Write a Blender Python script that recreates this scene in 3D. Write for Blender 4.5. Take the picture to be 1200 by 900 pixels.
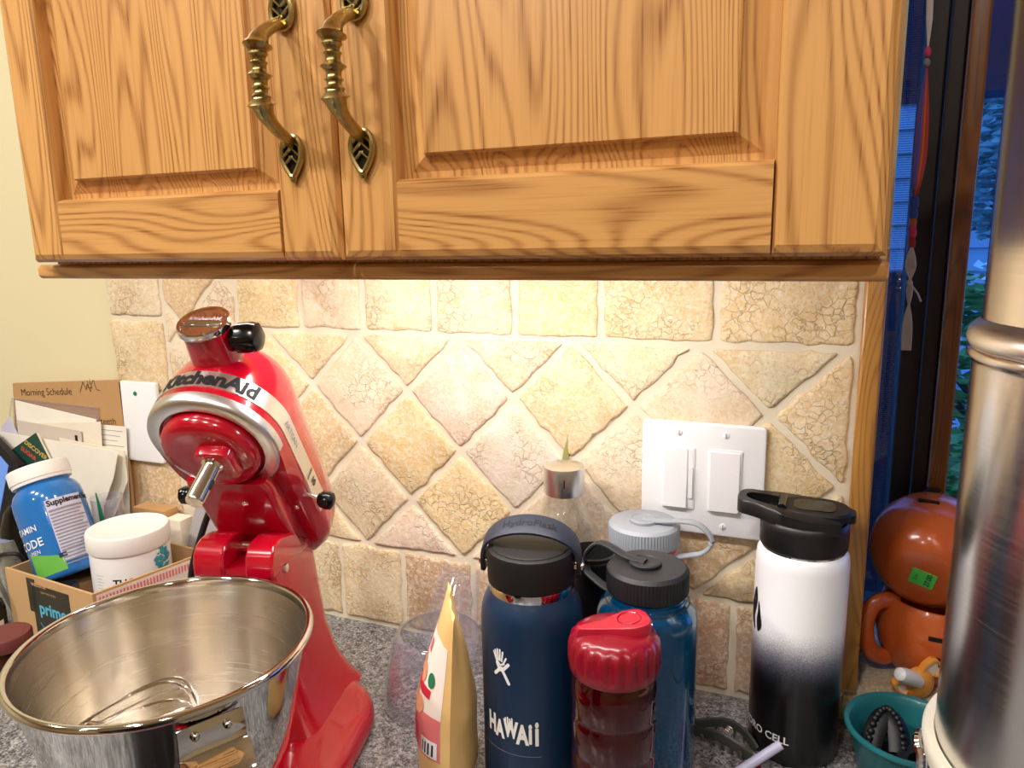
import bpy, bmesh, math, random
from math import sin, cos, pi, sqrt, atan2, radians
from mathutils import Vector, Matrix, noise as mnoise

for o in list(bpy.data.objects): bpy.data.objects.remove(o)
SC = bpy.context.scene
COL = SC.collection
random.seed(11)

# ------------------------------------------------------------------ camera
cd = bpy.data.cameras.new('camera'); cam = bpy.data.objects.new('camera', cd); COL.objects.link(cam)
cd.sensor_width = 36; cd.lens = 26.1; cd.clip_start = 0.02
cr, cf, cu = (0.92729, 0.37391, -0.01803), (-0.37024, 0.90896, -0.19161), (-0.05526, 0.18435, 0.98131)
cam.matrix_world = Matrix(((cr[0], cu[0], -cf[0], 0.44532), (cr[1], cu[1], -cf[1], -0.76429), (cr[2], cu[2], -cf[2], 0.49301), (0, 0, 0, 1)))
SC.camera = cam
# ------------------------------------------------------------------ world, lights, exposure
w = bpy.data.worlds.new('dusk'); SC.world = w; w.use_nodes = True
w.node_tree.nodes['Background'].inputs[0].default_value = (0.10, 0.33, 1.0, 1)
w.node_tree.nodes['Background'].inputs[1].default_value = 2.6
SC.view_settings.view_transform = 'Standard'; SC.view_settings.look = 'None'
SC.view_settings.gamma = 1; SC.view_settings.use_curve_mapping = False
SC.view_settings.exposure = 0.0
def area(name, loc, target, sx, sy, power, color):
    l = bpy.data.lights.new(name, 'AREA'); l.shape = 'RECTANGLE'; l.size = sx; l.size_y = sy
    l.energy = power; l.color = color
    o = bpy.data.objects.new(name, l); COL.objects.link(o); o.location = loc
    o.rotation_euler = (Vector(target) - Vector(loc)).to_track_quat('-Z', 'Y').to_euler()
    return o
for k, (lx, ly, pw) in enumerate(((-1.00, -1.05, 18.0), (-0.42, -1.25, 16.0), (0.20, -1.30, 9.0), (0.85, -1.35, 8.0), (-0.50, -2.30, 6.0), (0.90, -2.40, 4.0))):
    area('ceiling_lamp', (lx, ly, 1.49), (lx*.8, ly+.35, 0), 0.13, 0.13, pw, (1.0, 0.95, 0.89))
area('cabinet_strip_light', (0.13, -0.215, 0.474), (0.13, -0.02, 0.15), 0.46, 0.03, 2.5, (1.0, 0.97, 0.94))

# ------------------------------------------------------------------ material helpers
def S(r, g, b):   # sRGB 0-255 to linear
    f = lambda c: (c/255/12.92) if c/255 <= 0.04045 else ((c/255+0.055)/1.055)**2.4
    return (f(r), f(g), f(b), 1)
class NT:
    def __init__(s, name):
        s.m = bpy.data.materials.new(name); s.m.use_nodes = True; s.t = s.m.node_tree
        s.b = s.t.nodes['Principled BSDF']; s.out = s.t.nodes['Material Output']
    def n(s, typ, **kw):
        nd = s.t.nodes.new(typ)
        for k, v in kw.items():
            if k.startswith('i_'):
                key = k[2:]; key = int(key) if key.isdigit() else key.replace('_', ' ')
                nd.inputs[key].default_value = v
            else: setattr(nd, k, v)
        return nd
    def l(s, a, b): s.t.links.new(a, b)
    def math(s, op, a, b=0.0):
        nd = s.n('ShaderNodeMath', operation=op)
        for i, v in enumerate((a, b)):
            if isinstance(v, (int, float)): nd.inputs[i].default_value = v
            else: s.l(v, nd.inputs[i])
        return nd.outputs[0]
    def ramp(s, fac, stops):
        nd = s.n('ShaderNodeValToRGB'); e = nd.color_ramp.elements
        while len(e) < len(stops): e.new(0.5)
        for i, (p, c) in enumerate(stops): e[i].position = p; e[i].color = c
        s.l(fac, nd.inputs[0]); return nd.outputs[0]
    def mix(s, fac, a, b, mode='MIX'):
        nd = s.n('ShaderNodeMix', data_type='RGBA', blend_type=mode)
        for i, v in ((0, fac), (6, a), (7, b)):
            if isinstance(v, (int, float, tuple)): nd.inputs[i].default_value = v
            else: s.l(v, nd.inputs[i])
        return nd.outputs[2]
    def coord(s, scale=(1, 1, 1), rnd=False, kind='Object'):
        tc = s.n('ShaderNodeTexCoord'); o = tc.outputs[kind]
        if rnd:
            oi = s.n('ShaderNodeObjectInfo'); vm = s.n('ShaderNodeVectorMath', operation='MULTIPLY_ADD')
            cx = s.n('ShaderNodeCombineXYZ'); r = oi.outputs['Random']
            s.l(s.math('MULTIPLY', r, 7.3), cx.inputs[0]); s.l(s.math('MULTIPLY', r, 3.1), cx.inputs[1]); s.l(s.math('MULTIPLY', r, 5.7), cx.inputs[2])
            vm.inputs[1].default_value = (1, 1, 1); s.l(o, vm.inputs[0]); s.l(cx.outputs[0], vm.inputs[2]); o = vm.outputs[0]
        mp = s.n('ShaderNodeMapping'); mp.inputs['Scale'].default_value = scale; s.l(o, mp.inputs[0]); return mp.outputs[0]
    def noise(s, vec, scale, detail=3, rough=0.5, dist=0.0):
        nd = s.n('ShaderNodeTexNoise'); nd.inputs['Scale'].default_value = scale; nd.inputs['Detail'].default_value = detail
        nd.inputs['Roughness'].default_value = rough; nd.inputs['Distortion'].default_value = dist
        s.l(vec, nd.inputs['Vector']); return nd.outputs[0]
    def bump(s, h, strength=0.3, dist=0.001):
        nd = s.n('ShaderNodeBump'); nd.inputs['Strength'].default_value = strength; nd.inputs['Distance'].default_value = dist
        s.l(h, nd.inputs['Height']); s.l(nd.outputs[0], s.b.inputs['Normal'])
    def p(s, **kw):
        for k, v in kw.items(): s.b.inputs[k.replace('_', ' ')].default_value = v
        return s
def plain(name, col, rough=0.45, metal=0.0, spec=0.5, coat=0.0, trans=0.0, ior=1.45, grain=0.0, emit=None, tint_noise=0.06, alpha=None):
    t = NT(name); t.p(Base_Color=col, Roughness=rough, Metallic=metal, Specular_IOR_Level=spec, Coat_Weight=coat, Transmission_Weight=trans, IOR=ior)
    c = t.coord(); f = t.noise(c, 45, 3)
    lo = tuple(x*(1-tint_noise) for x in col[:3]) + (1,); hi = tuple(min(1, x*(1+tint_noise)) for x in col[:3]) + (1,)
    t.l(t.mix(f, lo, hi), t.b.inputs['Base Color'])
    if grain: t.bump(t.noise(t.coord(), 900, 2), grain, 0.0004)
    if emit: t.p(Emission_Color=emit[0], Emission_Strength=emit[1])
    return t.m
def clear(name, col, rough=0.02, fres=1.45, body=None, bodyfac=0.0):
    """thin-walled see-through plastic or glass: tinted transparency under a Fresnel gloss"""
    t = NT(name); t.t.nodes.remove(t.b)
    tr = t.n('ShaderNodeBsdfTransparent'); tr.inputs[0].default_value = col
    gl = t.n('ShaderNodeBsdfGlossy'); gl.inputs['Roughness'].default_value = rough; gl.inputs[0].default_value = (1, 1, 1, 1)
    lw = t.n('ShaderNodeLayerWeight'); lw.inputs[0].default_value = .5; fac = t.math('MULTIPLY_ADD', t.math('POWER', lw.outputs['Facing'], 3.0), .80); fac.node.inputs[2].default_value = .045
    base = tr.outputs[0]
    if body:
        df = t.n('ShaderNodeBsdfDiffuse'); df.inputs[0].default_value = body
        m0 = t.n('ShaderNodeMixShader'); m0.inputs[0].default_value = bodyfac
        t.l(base, m0.inputs[1]); t.l(df.outputs[0], m0.inputs[2]); base = m0.outputs[0]
    m = t.n('ShaderNodeMixShader'); t.l(fac, m.inputs[0]); t.l(base, m.inputs[1]); t.l(gl.outputs[0], m.inputs[2])
    t.l(m.outputs[0], t.out.inputs[0]); return t.m
M = {}
def oak(name, axis, seed, light, dark):
    """oak: stretched noise contours give cathedral grain, fine streaks give pores; axis 0 = grain along x, 2 = along z"""
    t = NT(name); sc = [8.5, 8.5, 8.5]; sc[axis] = 1.05
    c = t.coord(tuple(sc), rnd=True)
    big = t.noise(c, 1.15, 2, 0.5, 0.35)
    rings = t.math('SINE', t.math('MULTIPLY', big, 290.0))
    rings = t.math('MULTIPLY_ADD', rings, 0.5); 
    rings.node.inputs[2].default_value = 0.5
    rings = t.math('POWER', rings, 2.6)
    sp = [620.0, 620.0, 620.0]; sp[axis] = 14.0
    pores = t.noise(t.coord(tuple(sp), rnd=True), 1.0, 2, 0.6)
    pores = t.math('MULTIPLY', t.math('SUBTRACT', pores, 0.50), 3.2); pores.node.use_clamp = True
    mid = t.noise(t.coord(tuple(x*0.5 for x in sc), rnd=True), 2.2, 3)
    amt = t.math('MULTIPLY', rings, t.math('MULTIPLY_ADD', pores, 0.5)); amt.node.inputs[1].links[0].from_node.inputs[2].default_value = 0.48
    amt = t.math('ADD', amt, t.math('MULTIPLY', pores, 0.26))
    base = t.mix(mid, light, tuple(l*0.72 + d*0.28 for l, d in zip(light[:3], dark[:3])) + (1,))
    t.l(t.mix(amt, base, dark), t.b.inputs['Base Color'])
    t.p(Roughness=0.33, Coat_Weight=0.35, Coat_Roughness=0.22)
    t.bump(pores, 0.12, -0.0003)
    return t.m
L_, D_ = S(222, 168, 100), S(140, 82, 34)
M['oak_v'] = oak('oak_vertical', 2, 1, L_, D_)
M['oak_h'] = oak('oak_horizontal', 0, 2, L_, D_)
M['oak_trim'] = oak('oak_trim', 2, 3, S(196, 142, 70), S(140, 88, 34))
M['mullion'] = oak('window_oak', 2, 4, S(150, 92, 34), S(96, 54, 18))

def travertine():
    t = NT('travertine'); oi = t.n('ShaderNodeObjectInfo')
    c = t.coord((1, 1, 1), rnd=True)
    a = t.noise(c, 24, 5, 0.62, 0.5); b = t.noise(c, 210, 5, 0.7, 0.3); d = t.noise(c, 420, 2)
    col = t.mix(t.ramp(a, [(0.34, (0, 0, 0, 1)), (0.66, (1, 1, 1, 1))]), t.mix(1.0, oi.outputs['Color'], (0.88, 0.77, 0.61, 1), 'MULTIPLY'), oi.outputs['Color'])
    pale = t.ramp(b, [(0.46, (0, 0, 0, 1)), (0.64, (0.70, 0.70, 0.70, 1))])
    col = t.mix(pale, col, S(238, 228, 206))
    # broken veins and cracks, only in patches
    vor = t.n('ShaderNodeTexVoronoi', feature='DISTANCE_TO_EDGE'); vor.inputs['Scale'].default_value = 105
    wob = t.n('ShaderNodeVectorMath', operation='MULTIPLY_ADD'); nz = t.n('ShaderNodeTexNoise'); nz.inputs['Scale'].default_value = 90; t.l(c, nz.inputs['Vector'])
    wob.inputs[1].default_value = (.016, .016, .016); t.l(nz.outputs['Color'], wob.inputs[0]); t.l(c, wob.inputs[2]); t.l(wob.outputs[0], vor.inputs['Vector'])
    crack = t.ramp(vor.outputs['Distance'], [(0.012, (1, 1, 1, 1)), (0.06, (0, 0, 0, 1))])
    patch = t.ramp(t.noise(c, 17, 3, .6), [(0.46, (0, 0, 0, 1)), (0.62, (1, 1, 1, 1))])
    ck = t.math('MULTIPLY', crack, t.math('MULTIPLY', patch, .55))
    col = t.mix(ck, col, S(168, 142, 104))
    dk = t.ramp(d, [(0.27, (0.5, 0.5, 0.5, 1)), (0.37, (0, 0, 0, 1))])
    col = t.mix(dk, col, S(172, 146, 108))
    h = t.math('ADD', t.math('MULTIPLY', a, 0.8), t.math('SUBTRACT', t.math('MULTIPLY', b, 0.8), t.math('MULTIPLY', ck, 0.8)))
    t.l(col, t.b.inputs['Base Color']); t.p(Roughness=0.62, Specular_IOR_Level=0.35); t.bump(h, 0.75, 0.0022); return t.m
M['tile'] = travertine()
def grout():
    t = NT('grout'); c = t.coord(); a = t.noise(c, 300, 3); b = t.noise(c, 12, 3)
    t.l(t.mix(b, S(212, 200, 174), S(226, 216, 194)), t.b.inputs['Base Color']); t.p(Roughness=0.9); t.bump(a, 0.5, 0.0012); return t.m
M['grout'] = grout()
def granite():
    t = NT('granite'); c = t.coord()
    v = t.n('ShaderNodeTexVoronoi'); v.inputs['Scale'].default_value = 620; t.l(c, v.inputs['Vector'])
    w_ = t.n('ShaderNodeTexVoronoi'); w_.inputs['Scale'].default_value = 260; t.l(c, w_.inputs['Vector'])
    cell = t.n('ShaderNodeSeparateColor'); t.l(v.outputs['Color'], cell.inputs[0]); cell2 = t.n('ShaderNodeSeparateColor'); t.l(w_.outputs['Color'], cell2.inputs[0])
    k = t.math('ADD', t.math('MULTIPLY', cell.outputs[0], 0.6), t.math('MULTIPLY', cell2.outputs[1], 0.4))
    k = t.math('ADD', t.math('MULTIPLY', k, 0.8), t.math('MULTIPLY', t.noise(c, 60, 3), 0.2))
    t.l(t.ramp(k, [(0.20, S(50, 50, 53)), (0.36, S(100, 100, 102)), (0.55, S(134, 133, 135)), (0.80, S(184, 183, 182))]), t.b.inputs['Base Color'])
    t.p(Roughness=0.28); return t.m
M['granite'] = granite()
def paint(name, col, b=0.12):
    t = NT(name); c = t.coord(); t.l(t.mix(t.noise(c, 3, 3), col, tuple(x*0.93 for x in col[:3])+(1,)), t.b.inputs['Base Color'])
    t.p(Roughness=0.6); t.bump(t.noise(c, 240, 3), b, 0.0006); return t.m
M['wall'] = paint('cream_wall_paint', S(224, 214, 174))
M['room'] = paint('room_paint', S(206, 190, 152)); M['ceil'] = paint('ceiling_paint', S(236, 232, 222)); M['floor'] = oak('floor_oak', 0, 5, S(150, 104, 62), S(96, 60, 32))
def steel(name, col, rough, aniso, dirz, streak=0.0):
    t = NT(name); t.p(Base_Color=col, Metallic=1.0, Roughness=rough, Anisotropic=aniso, Anisotropic_Rotation=.25)
    tg = t.n('ShaderNodeTangent', direction_type='RADIAL', axis='Z'); t.l(tg.outputs[0], t.b.inputs['Tangent'])
    c = t.coord((8, 8, 700) if dirz else (1, 1, 1)); f = t.noise(c, 1.0 if dirz else 35, 3)
    t.l(t.math('MULTIPLY_ADD', f, 0.16), t.b.inputs['Roughness']); t.b.inputs['Roughness'].links[0].from_node.inputs[2].default_value = rough-0.08
    if streak: t.bump(f, streak, 0.0003)
    return t.m
M['steel_in'] = steel('brushed_steel', (0.72, 0.66, 0.57, 1), 0.25, 0.85, True, 0.035)
M['steel_pol'] = plain('polished_steel', (0.70, 0.69, 0.68, 1), 0.06, 1.0, tint_noise=0.02)
M['steel_filter'] = steel('filter_steel', (0.66, 0.64, 0.61, 1), 0.23, 0.7, True, 0.06)
M['chrome'] = plain('chrome', (0.85, 0.84, 0.83, 1), 0.07, 1.0, tint_noise=0.02)
M['satin'] = plain('satin_aluminium', (0.80, 0.80, 0.80, 1), 0.32, 1.0, tint_noise=0.03)
M['red'] = plain('red_enamel', S(176, 6, 34), 0.18, 0.0, 0.5, 0.8, tint_noise=0.03)
M['black'] = plain('black_plastic', S(24, 23, 24), 0.38)
M['black_gloss'] = plain('glossy_black_plastic', S(12, 12, 13), 0.16)
M['black_soft'] = plain('matt_black_plastic', S(14, 14, 15), 0.55, grain=0.2)
M['white'] = plain('white_plastic', S(238, 238, 240), 0.32, tint_noise=0.02)
M['white_matt'] = plain('white_matt', S(236, 233, 228), 0.6, tint_noise=0.03)
M['ink'] = plain('black_ink', S(12, 11, 13), 0.6)
M['inkgrey'] = plain('grey_ink', S(138, 136, 146), 0.6)
def brass():
    t = NT('antique_brass'); g = t.n('ShaderNodeNewGeometry'); c = t.coord(); f = t.noise(c, 260, 3)
    t.l(t.mix(t.ramp(t.math('ADD', g.outputs['Pointiness'], t.math('MULTIPLY', f, 0.10)), [(0.50, S(84, 66, 34)), (0.60, S(176, 148, 86))]), S(84, 66, 34), S(178, 150, 88)), t.b.inputs['Base Color'])
    m = t.ramp(t.math('ADD', g.outputs['Pointiness'], t.math('MULTIPLY', f, 0.10)), [(0.48, S(82, 70, 40)), (0.60, S(176, 158, 106))]); t.l(m, t.b.inputs['Base Color'])
    t.p(Metallic=1.0, Roughness=0.27); return t.m
M['brass'] = brass()
M['brass_dark'] = plain('dark_brass', S(46, 38, 26), 0.5, 0.8)
def cardboard(name, col):
    t = NT(name); c = t.coord((1, 1, 1)); a = t.noise(c, 30, 4)
    st = t.noise(t.coord((300, 300, 12)), 1, 2)
    t.l(t.mix(a, col, tuple(x*0.86 for x in col[:3])+(1,)), t.b.inputs['Base Color']); t.p(Roughness=0.8); t.bump(st, 0.15, 0.0004); return t.m
M['card'] = cardboard('cardboard', S(206, 166, 116)); M['card2'] = cardboard('dark_cardboard', S(190, 148, 98))
M['paper'] = cardboard('white_paper', S(246, 240, 226)); M['paper2'] = cardboard('cream_paper', S(240, 230, 208)); M['greypaper'] = cardboard('grey_paper', S(212, 200, 186)); M['lavpaper'] = cardboard('lavender_paper', S(206, 204, 226))

# ------------------------------------------------------------------ geometry helpers: every generator returns (verts, faces)
def join(*vfs):
    V, F = [], []
    for v, f in vfs:
        k = len(V); V += list(v); F += [tuple(i+k for i in q) for q in f]
    return V, F
def xf(vf, fn): return [fn(*v) for v in vf[0]], vf[1]
def mv(vf, x, y, z): return xf(vf, lambda a, b, c: (a+x, b+y, c+z))
def box(x0, x1, y0, y1, z0, z1):
    V = [(x, y, z) for z in (z0, z1) for y in (y0, y1) for x in (x0, x1)]
    return V, [(0, 2, 3, 1), (4, 5, 7, 6), (0, 1, 5, 4), (2, 6, 7, 3), (0, 4, 6, 2), (1, 3, 7, 5)]
def loft(rings, c0=True, c1=True, closed=True):
    n = len(rings[0]); V = [p for r in rings for p in r]; F = []
    for i in range(len(rings)-1):
        for j in range(n if closed else n-1):
            k = (j+1) % n; F.append((i*n+j, i*n+k, (i+1)*n+k, (i+1)*n+j))
    if c0: F.append(tuple(range(n-1, -1, -1)))
    if c1: F.append(tuple(range((len(rings)-1)*n, len(rings)*n)))
    return V, F
def lathe(prof, n=48, fr=None):
    """profile of (r, z); fr(angle, r, z) may modulate the radius"""
    V, F, rows = [], [], []
    for r, z in prof:
        if r < 1e-6: rows.append([len(V)]); V.append((0, 0, z))
        else:
            rows.append(list(range(len(V), len(V)+n)))
            for j in range(n):
                a = 2*pi*j/n; q = fr(a, r, z) if fr else r; V.append((q*cos(a), q*sin(a), z))
    for a, b in zip(rows, rows[1:]):
        for j in range(n):
            k = (j+1) % n
            if len(a) == 1 and len(b) == 1: continue
            if len(a) == 1: F.append((a[0], b[k], b[j]))
            elif len(b) == 1: F.append((a[j], a[k], b[0]))
            else: F.append((a[j], a[k], b[k], b[j]))
    return V, F
def tube(pts, r, n=10, closed=False, flat=None, up=None):
    """swept tube; r number or list; flat=(a,b) elliptical section scale along (normal, binormal)"""
    P = [Vector(p) for p in pts]; m = len(P); R = r if isinstance(r, (list, tuple)) else [r]*m
    T = []
    for i in range(m):
        a = P[(i-1) % m] if (closed or i > 0) else P[i]; b = P[(i+1) % m] if (closed or i < m-1) else P[i]
        T.append((b-a).normalized())
    N = Vector(up) if up else (Vector((0, 0, 1)) if abs(T[0].z) < 0.9 else Vector((1, 0, 0)))
    rings = []; fa, fb = flat or (1, 1)
    for i in range(m):
        if up and flat: N = Vector(up)
        N = (N - T[i]*N.dot(T[i])).normalized(); B = T[i].cross(N)
        rings.append([tuple(P[i] + (N*cos(2*pi*j/n)*fa + B*sin(2*pi*j/n)*fb)*R[i]) for j in range(n)])
    if closed:
        V, F = loft(rings, False, False); k = (m-1)*n
        F += [(k+j, k+(j+1) % n, (j+1) % n, j) for j in range(n)]
        return V, F
    return loft(rings)
def prism(poly, a, b, axis=2):
    """extrude a 2-D polygon between a and b along axis"""
    def p3(u, v, w): return (u, v, w) if axis == 2 else ((u, w, v) if axis == 1 else (w, u, v))
    n = len(poly); V = [p3(u, v, a) for u, v in poly] + [p3(u, v, b) for u, v in poly]
    return V, [tuple(range(n-1, -1, -1)), tuple(range(n, 2*n))] + [(i, (i+1) % n, n+(i+1) % n, n+i) for i in range(n)]
def rpoly(x0, x1, y0, y1, r, n=5):
    out = []
    for cx, cy, a0 in ((x1-r, y1-r, 0), (x0+r, y1-r, pi/2), (x0+r, y0+r, pi), (x1-r, y0+r, 1.5*pi)):
        out += [(cx+r*cos(a0+i*pi/2/n), cy+r*sin(a0+i*pi/2/n)) for i in range(n+1)]
    return out
def rbox(x0, x1, y0, y1, z0, z1, r, axis=2, e=0.0):
    """box with rounded outline (radius r) around an axis and edge bevel e"""
    if axis == 2: A, z = (x0, x1, y0, y1), (z0, z1); f = lambda u, v, w: (u, v, w)
    elif axis == 1: A, z = (x0, x1, z0, z1), (y0, y1); f = lambda u, v, w: (u, w, v)
    else: A, z = (y0, y1, z0, z1), (x0, x1); f = lambda u, v, w: (w, u, v)
    rings = []
    for w_, i in (((z[0], e), (z[0]+e*0.3, e*0.3), (z[0]+e, 0), (z[1]-e, 0), (z[1]-e*0.3, e*0.3), (z[1], e)) if e else ((z[0], 0), (z[1], 0))):
        rings.append([f(u, v, w_) for u, v in rpoly(A[0]+i, A[1]-i, A[2]+i, A[3]-i, max(r-i, 1e-4))])
    return loft(rings)
def ball(c, r, nu=20, nv=12):
    r = r if isinstance(r, (tuple, list)) else (r, r, r)
    v, f = lathe([(sin(pi*i/nv), -cos(pi*i/nv)) for i in range(nv+1)], nu)
    return xf((v, f), lambda x, y, z: (c[0]+x*r[0], c[1]+y*r[1], c[2]+z*r[2]))
def crom(pts, k=6, closed=False):
    P = [Vector(p) for p in pts]; out = []; n = len(P)
    for i in range(n if closed else n-1):
        g = (lambda j: P[j % n]) if closed else (lambda j: P[max(0, min(n-1, j))])
        a, b, c, d = g(i-1), g(i), g(i+1), g(i+2)
        for s in range(k):
            t = s/k; out.append(0.5*((2*b) + (c-a)*t + (2*a-5*b+4*c-d)*t*t + (3*b-a-3*c+d)*t**3))
    if not closed: out.append(P[-1])
    return [tuple(v) for v in out]
def obj(name, vf, mat, parent=None, ang=38, bev=0.0, sub=0, loc=None, rot=None):
    me = bpy.data.meshes.new(name); me.from_pydata([tuple(v) for v in vf[0]], [], [tuple(f) for f in vf[1]])
    bm = bmesh.new(); bm.from_mesh(me); bmesh.ops.recalc_face_normals(bm, faces=bm.faces[:])
    for f in bm.faces: f.smooth = True
    for e in bm.edges:
        if len(e.link_faces) == 2 and e.calc_face_angle(0) > radians(ang): e.smooth = False
    bm.to_mesh(me); bm.free()
    me.materials.append(M[mat] if isinstance(mat, str) else mat)
    o = bpy.data.objects.new(name, me); COL.objects.link(o)
    if parent: o.parent = parent
    if loc: o.location = loc
    if rot: o.rotation_euler = rot
    if bev:
        b = o.modifiers.new('bevel', 'BEVEL'); b.width = bev; b.segments = 2; b.limit_method = 'ANGLE'; b.angle_limit = radians(40)
    if sub:
        s = o.modifiers.new('sub', 'SUBSURF'); s.levels = sub; s.render_levels = sub
    return o
def thing(name, label, cat, loc=(0, 0, 0), rot=(0, 0, 0), group=None):
    o = bpy.data.objects.new(name, None); COL.objects.link(o); o.location = loc; o.rotation_euler = rot
    o.empty_display_size = 0.02; return tag(o, label, cat, group)
def tag(o, label, cat, group=None):
    o['label'] = label; o['category'] = cat
    if group: o['group'] = group
    return o
def struct(o, label=None):
    o['kind'] = 'structure'
    if label: o['label'] = label
    return o
def text_vf(s, size, bold=0.0, cuts=0.0, align='CENTER', shear=0.0, depth=0.0):
    """lettering as flat faces in x,y; cut into strips so that it can be wrapped"""
    c = bpy.data.curves.new('txt', 'FONT'); c.body = s; c.size = size; c.align_x = align; c.align_y = 'CENTER'
    c.offset = bold; c.shear = shear; c.resolution_u = 3
    o = bpy.data.objects.new('txt', c); COL.objects.link(o)
    dg = bpy.context.evaluated_depsgraph_get(); me = o.evaluated_get(dg).to_mesh()
    bm = bmesh.new(); bm.from_mesh(me)
    if cuts:
        xs = [v.co.x for v in bm.verts] or [0]; x = min(xs)+cuts
        while x < max(xs):
            bmesh.ops.bisect_plane(bm, geom=bm.verts[:]+bm.edges[:]+bm.faces[:], plane_co=(x, 0, 0), plane_no=(1, 0, 0)); x += cuts
    bm.verts.ensure_lookup_table(); bm.verts.index_update()
    vf = ([tuple(v.co) for v in bm.verts], [tuple(v.index for v in f.verts) for f in bm.faces])
    bm.free(); o.evaluated_get(dg).to_mesh_clear(); bpy.data.objects.remove(o); bpy.data.curves.remove(c)
    return vf
def strokes(segs, w, n=5):
    """flat capsule strokes ((x,y),(x,y)[,w])"""
    out = []
    for sg in segs:
        a, b = Vector(sg[0]), Vector(sg[1]); r = (sg[2] if len(sg) > 2 else w)/2; d = b-a; t = atan2(d.y, d.x)
        p = [(b.x+r*cos(t-pi/2+pi*i/n), b.y+r*sin(t-pi/2+pi*i/n), 0) for i in range(n+1)] + [(a.x+r*cos(t+pi/2+pi*i/n), a.y+r*sin(t+pi/2+pi*i/n), 0) for i in range(n+1)]
        m = 4; h = n+1; q = list(p)   # strips along the stroke keep it wrappable
        out.append((q, [tuple(range(len(q)))]))
    return join(*out)
def onto_cyl(vf, r, a0, z0, lean=0.0):
    return xf(vf, lambda x, y, z: ((r+z)*cos(a0+x/r), (r+z)*sin(a0+x/r), z0+y))
def plane_quads(x0, x1, y0, y1, nx=8, ny=1):
    V = [(x0+(x1-x0)*i/nx, y0+(y1-y0)*j/ny, 0) for j in range(ny+1) for i in range(nx+1)]
    return V, [(j*(nx+1)+i, j*(nx+1)+i+1, (j+1)*(nx+1)+i+1, (j+1)*(nx+1)+i) for j in range(ny) for i in range(nx)]
def rotx(vf, a): return xf(vf, lambda x, y, z: (x, y*cos(a)-z*sin(a), y*sin(a)+z*cos(a)))
def roty(vf, a): return xf(vf, lambda x, y, z: (x*cos(a)+z*sin(a), y, -x*sin(a)+z*cos(a)))
def rotz(vf, a): return xf(vf, lambda x, y, z: (x*cos(a)-y*sin(a), x*sin(a)+y*cos(a), z))
def aim(vf, p, d):
    """move a shape built along +z so that its z axis points along d from p"""
    q = Vector(d).to_track_quat('Z', 'Y'); P = Vector(p)
    return [tuple(q @ Vector(v) + P) for v in vf[0]], vf[1]

# ================================================================== THE SETTING
def W(vf, r): return mv(vf, -r.location.x, -r.location.y, -r.location.z)
wb = struct(obj('wall_back', join(box(-1.9, .507, 0, .1, -.92, 1.5), box(.507, 1.30, 0, .1, -.92, .0), box(.507, 1.30, 0, .1, 1.05, 1.5), box(1.30, 2.2, 0, .1, -.92, 1.5)), 'wall'))
struct(obj('wall_left', box(-2.0, -1.9, -3.3, .1, -.92, 1.5), 'room')); struct(obj('wall_right', box(2.2, 2.3, -3.3, .1, -.92, 1.5), 'room'))
struct(obj('wall_front', box(-2.0, 2.3, -3.3, -3.2, -.92, 1.5), 'room')); struct(obj('ceiling', box(-2.0, 2.3, -3.3, .1, 1.5, 1.6), 'ceil'))
struct(obj('floor', box(-2.0, 2.3, -3.3, .1, -1.02, -.92), 'floor'))
# ---- tile backsplash: grout bed and every tile a child of wall_back
obj('grout_bed', join(box(-.475, .489, -.0030, .002, 0.0, .479), box(.489, .507, -.0030, .002, 0, .040)), 'grout', wb)
def clip(poly, nx, ny, d):       # keep nx*x+ny*y<=d
    out = []
    for i in range(len(poly)):
        a, b = poly[i], poly[(i+1) % len(poly)]; da, db = nx*a[0]+ny*a[1]-d, nx*b[0]+ny*b[1]-d
        if da <= 0: out.append(a)
        if (da < 0 < db) or (db < 0 < da):
            t = da/(da-db); out.append((a[0]+(b[0]-a[0])*t, a[1]+(b[1]-a[1])*t))
    return out
def poly_area(p): return abs(sum(p[i][0]*p[(i+1) % len(p)][1]-p[(i+1) % len(p)][0]*p[i][1] for i in range(len(p))))/2
def tile_vf(poly, rnd, thick=.0050, back=-.001):
    cx = sum(p[0] for p in poly)/len(poly); cy = sum(p[1] for p in poly)/len(poly); q = []
    for i in range(len(poly)):       # chop corners, then subdivide and roughen the edges
        p, a, b = Vector(poly[i]), Vector(poly[i-1]), Vector(poly[(i+1) % len(poly)])
        c = .0036*rnd.uniform(.5, 1.5)
        u, v = (a-p), (b-p); cu_, cv_ = min(c, u.length*.3), min(c, v.length*.3)
        q += [p+u.normalized()*cu_, p+(u.normalized()*cu_+v.normalized()*cv_)*.28, p+v.normalized()*cv_]
    r = []
    for i in range(len(q)):
        a, b = q[i], q[(i+1) % len(q)]; n = max(1, int((b-a).length/.011)); nrm = Vector((b-a).yx); nrm.y *= -1
        if nrm.length: nrm.normalize()
        for k in range(n):
            r.append(a+(b-a)*k/n + nrm*(rnd.gauss(0, .0010) if n > 1 else 0))
    r0 = [(p.x, p.y) for p in r]
    def ring(ins, y, j):
        out = []
        for x, z in r0:
            d = sqrt((x-cx)**2+(z-cy)**2); k = 1-(ins+rnd.uniform(-j, j))/max(d, .004); out.append((cx+(x-cx)*k, y, cy+(z-cy)*k))
        return out
    return loft([ring(0, back, 0), ring(0, -.0030-thick*.35, 0), ring(.0010, -.0030-thick*.75, .0003), ring(.0038, -.0030-thick, .0012)])
h = .0685; Z0 = .111; g = .0039
CC = {'gold': S(234, 212, 166), 'cream': S(237, 221, 190), 'pink': S(236, 219, 198), 'pale': S(232, 222, 204), 'grey': S(226, 210, 176), 'tan': S(218, 194, 152), 'rose': S(208, 180, 152)}
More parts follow.
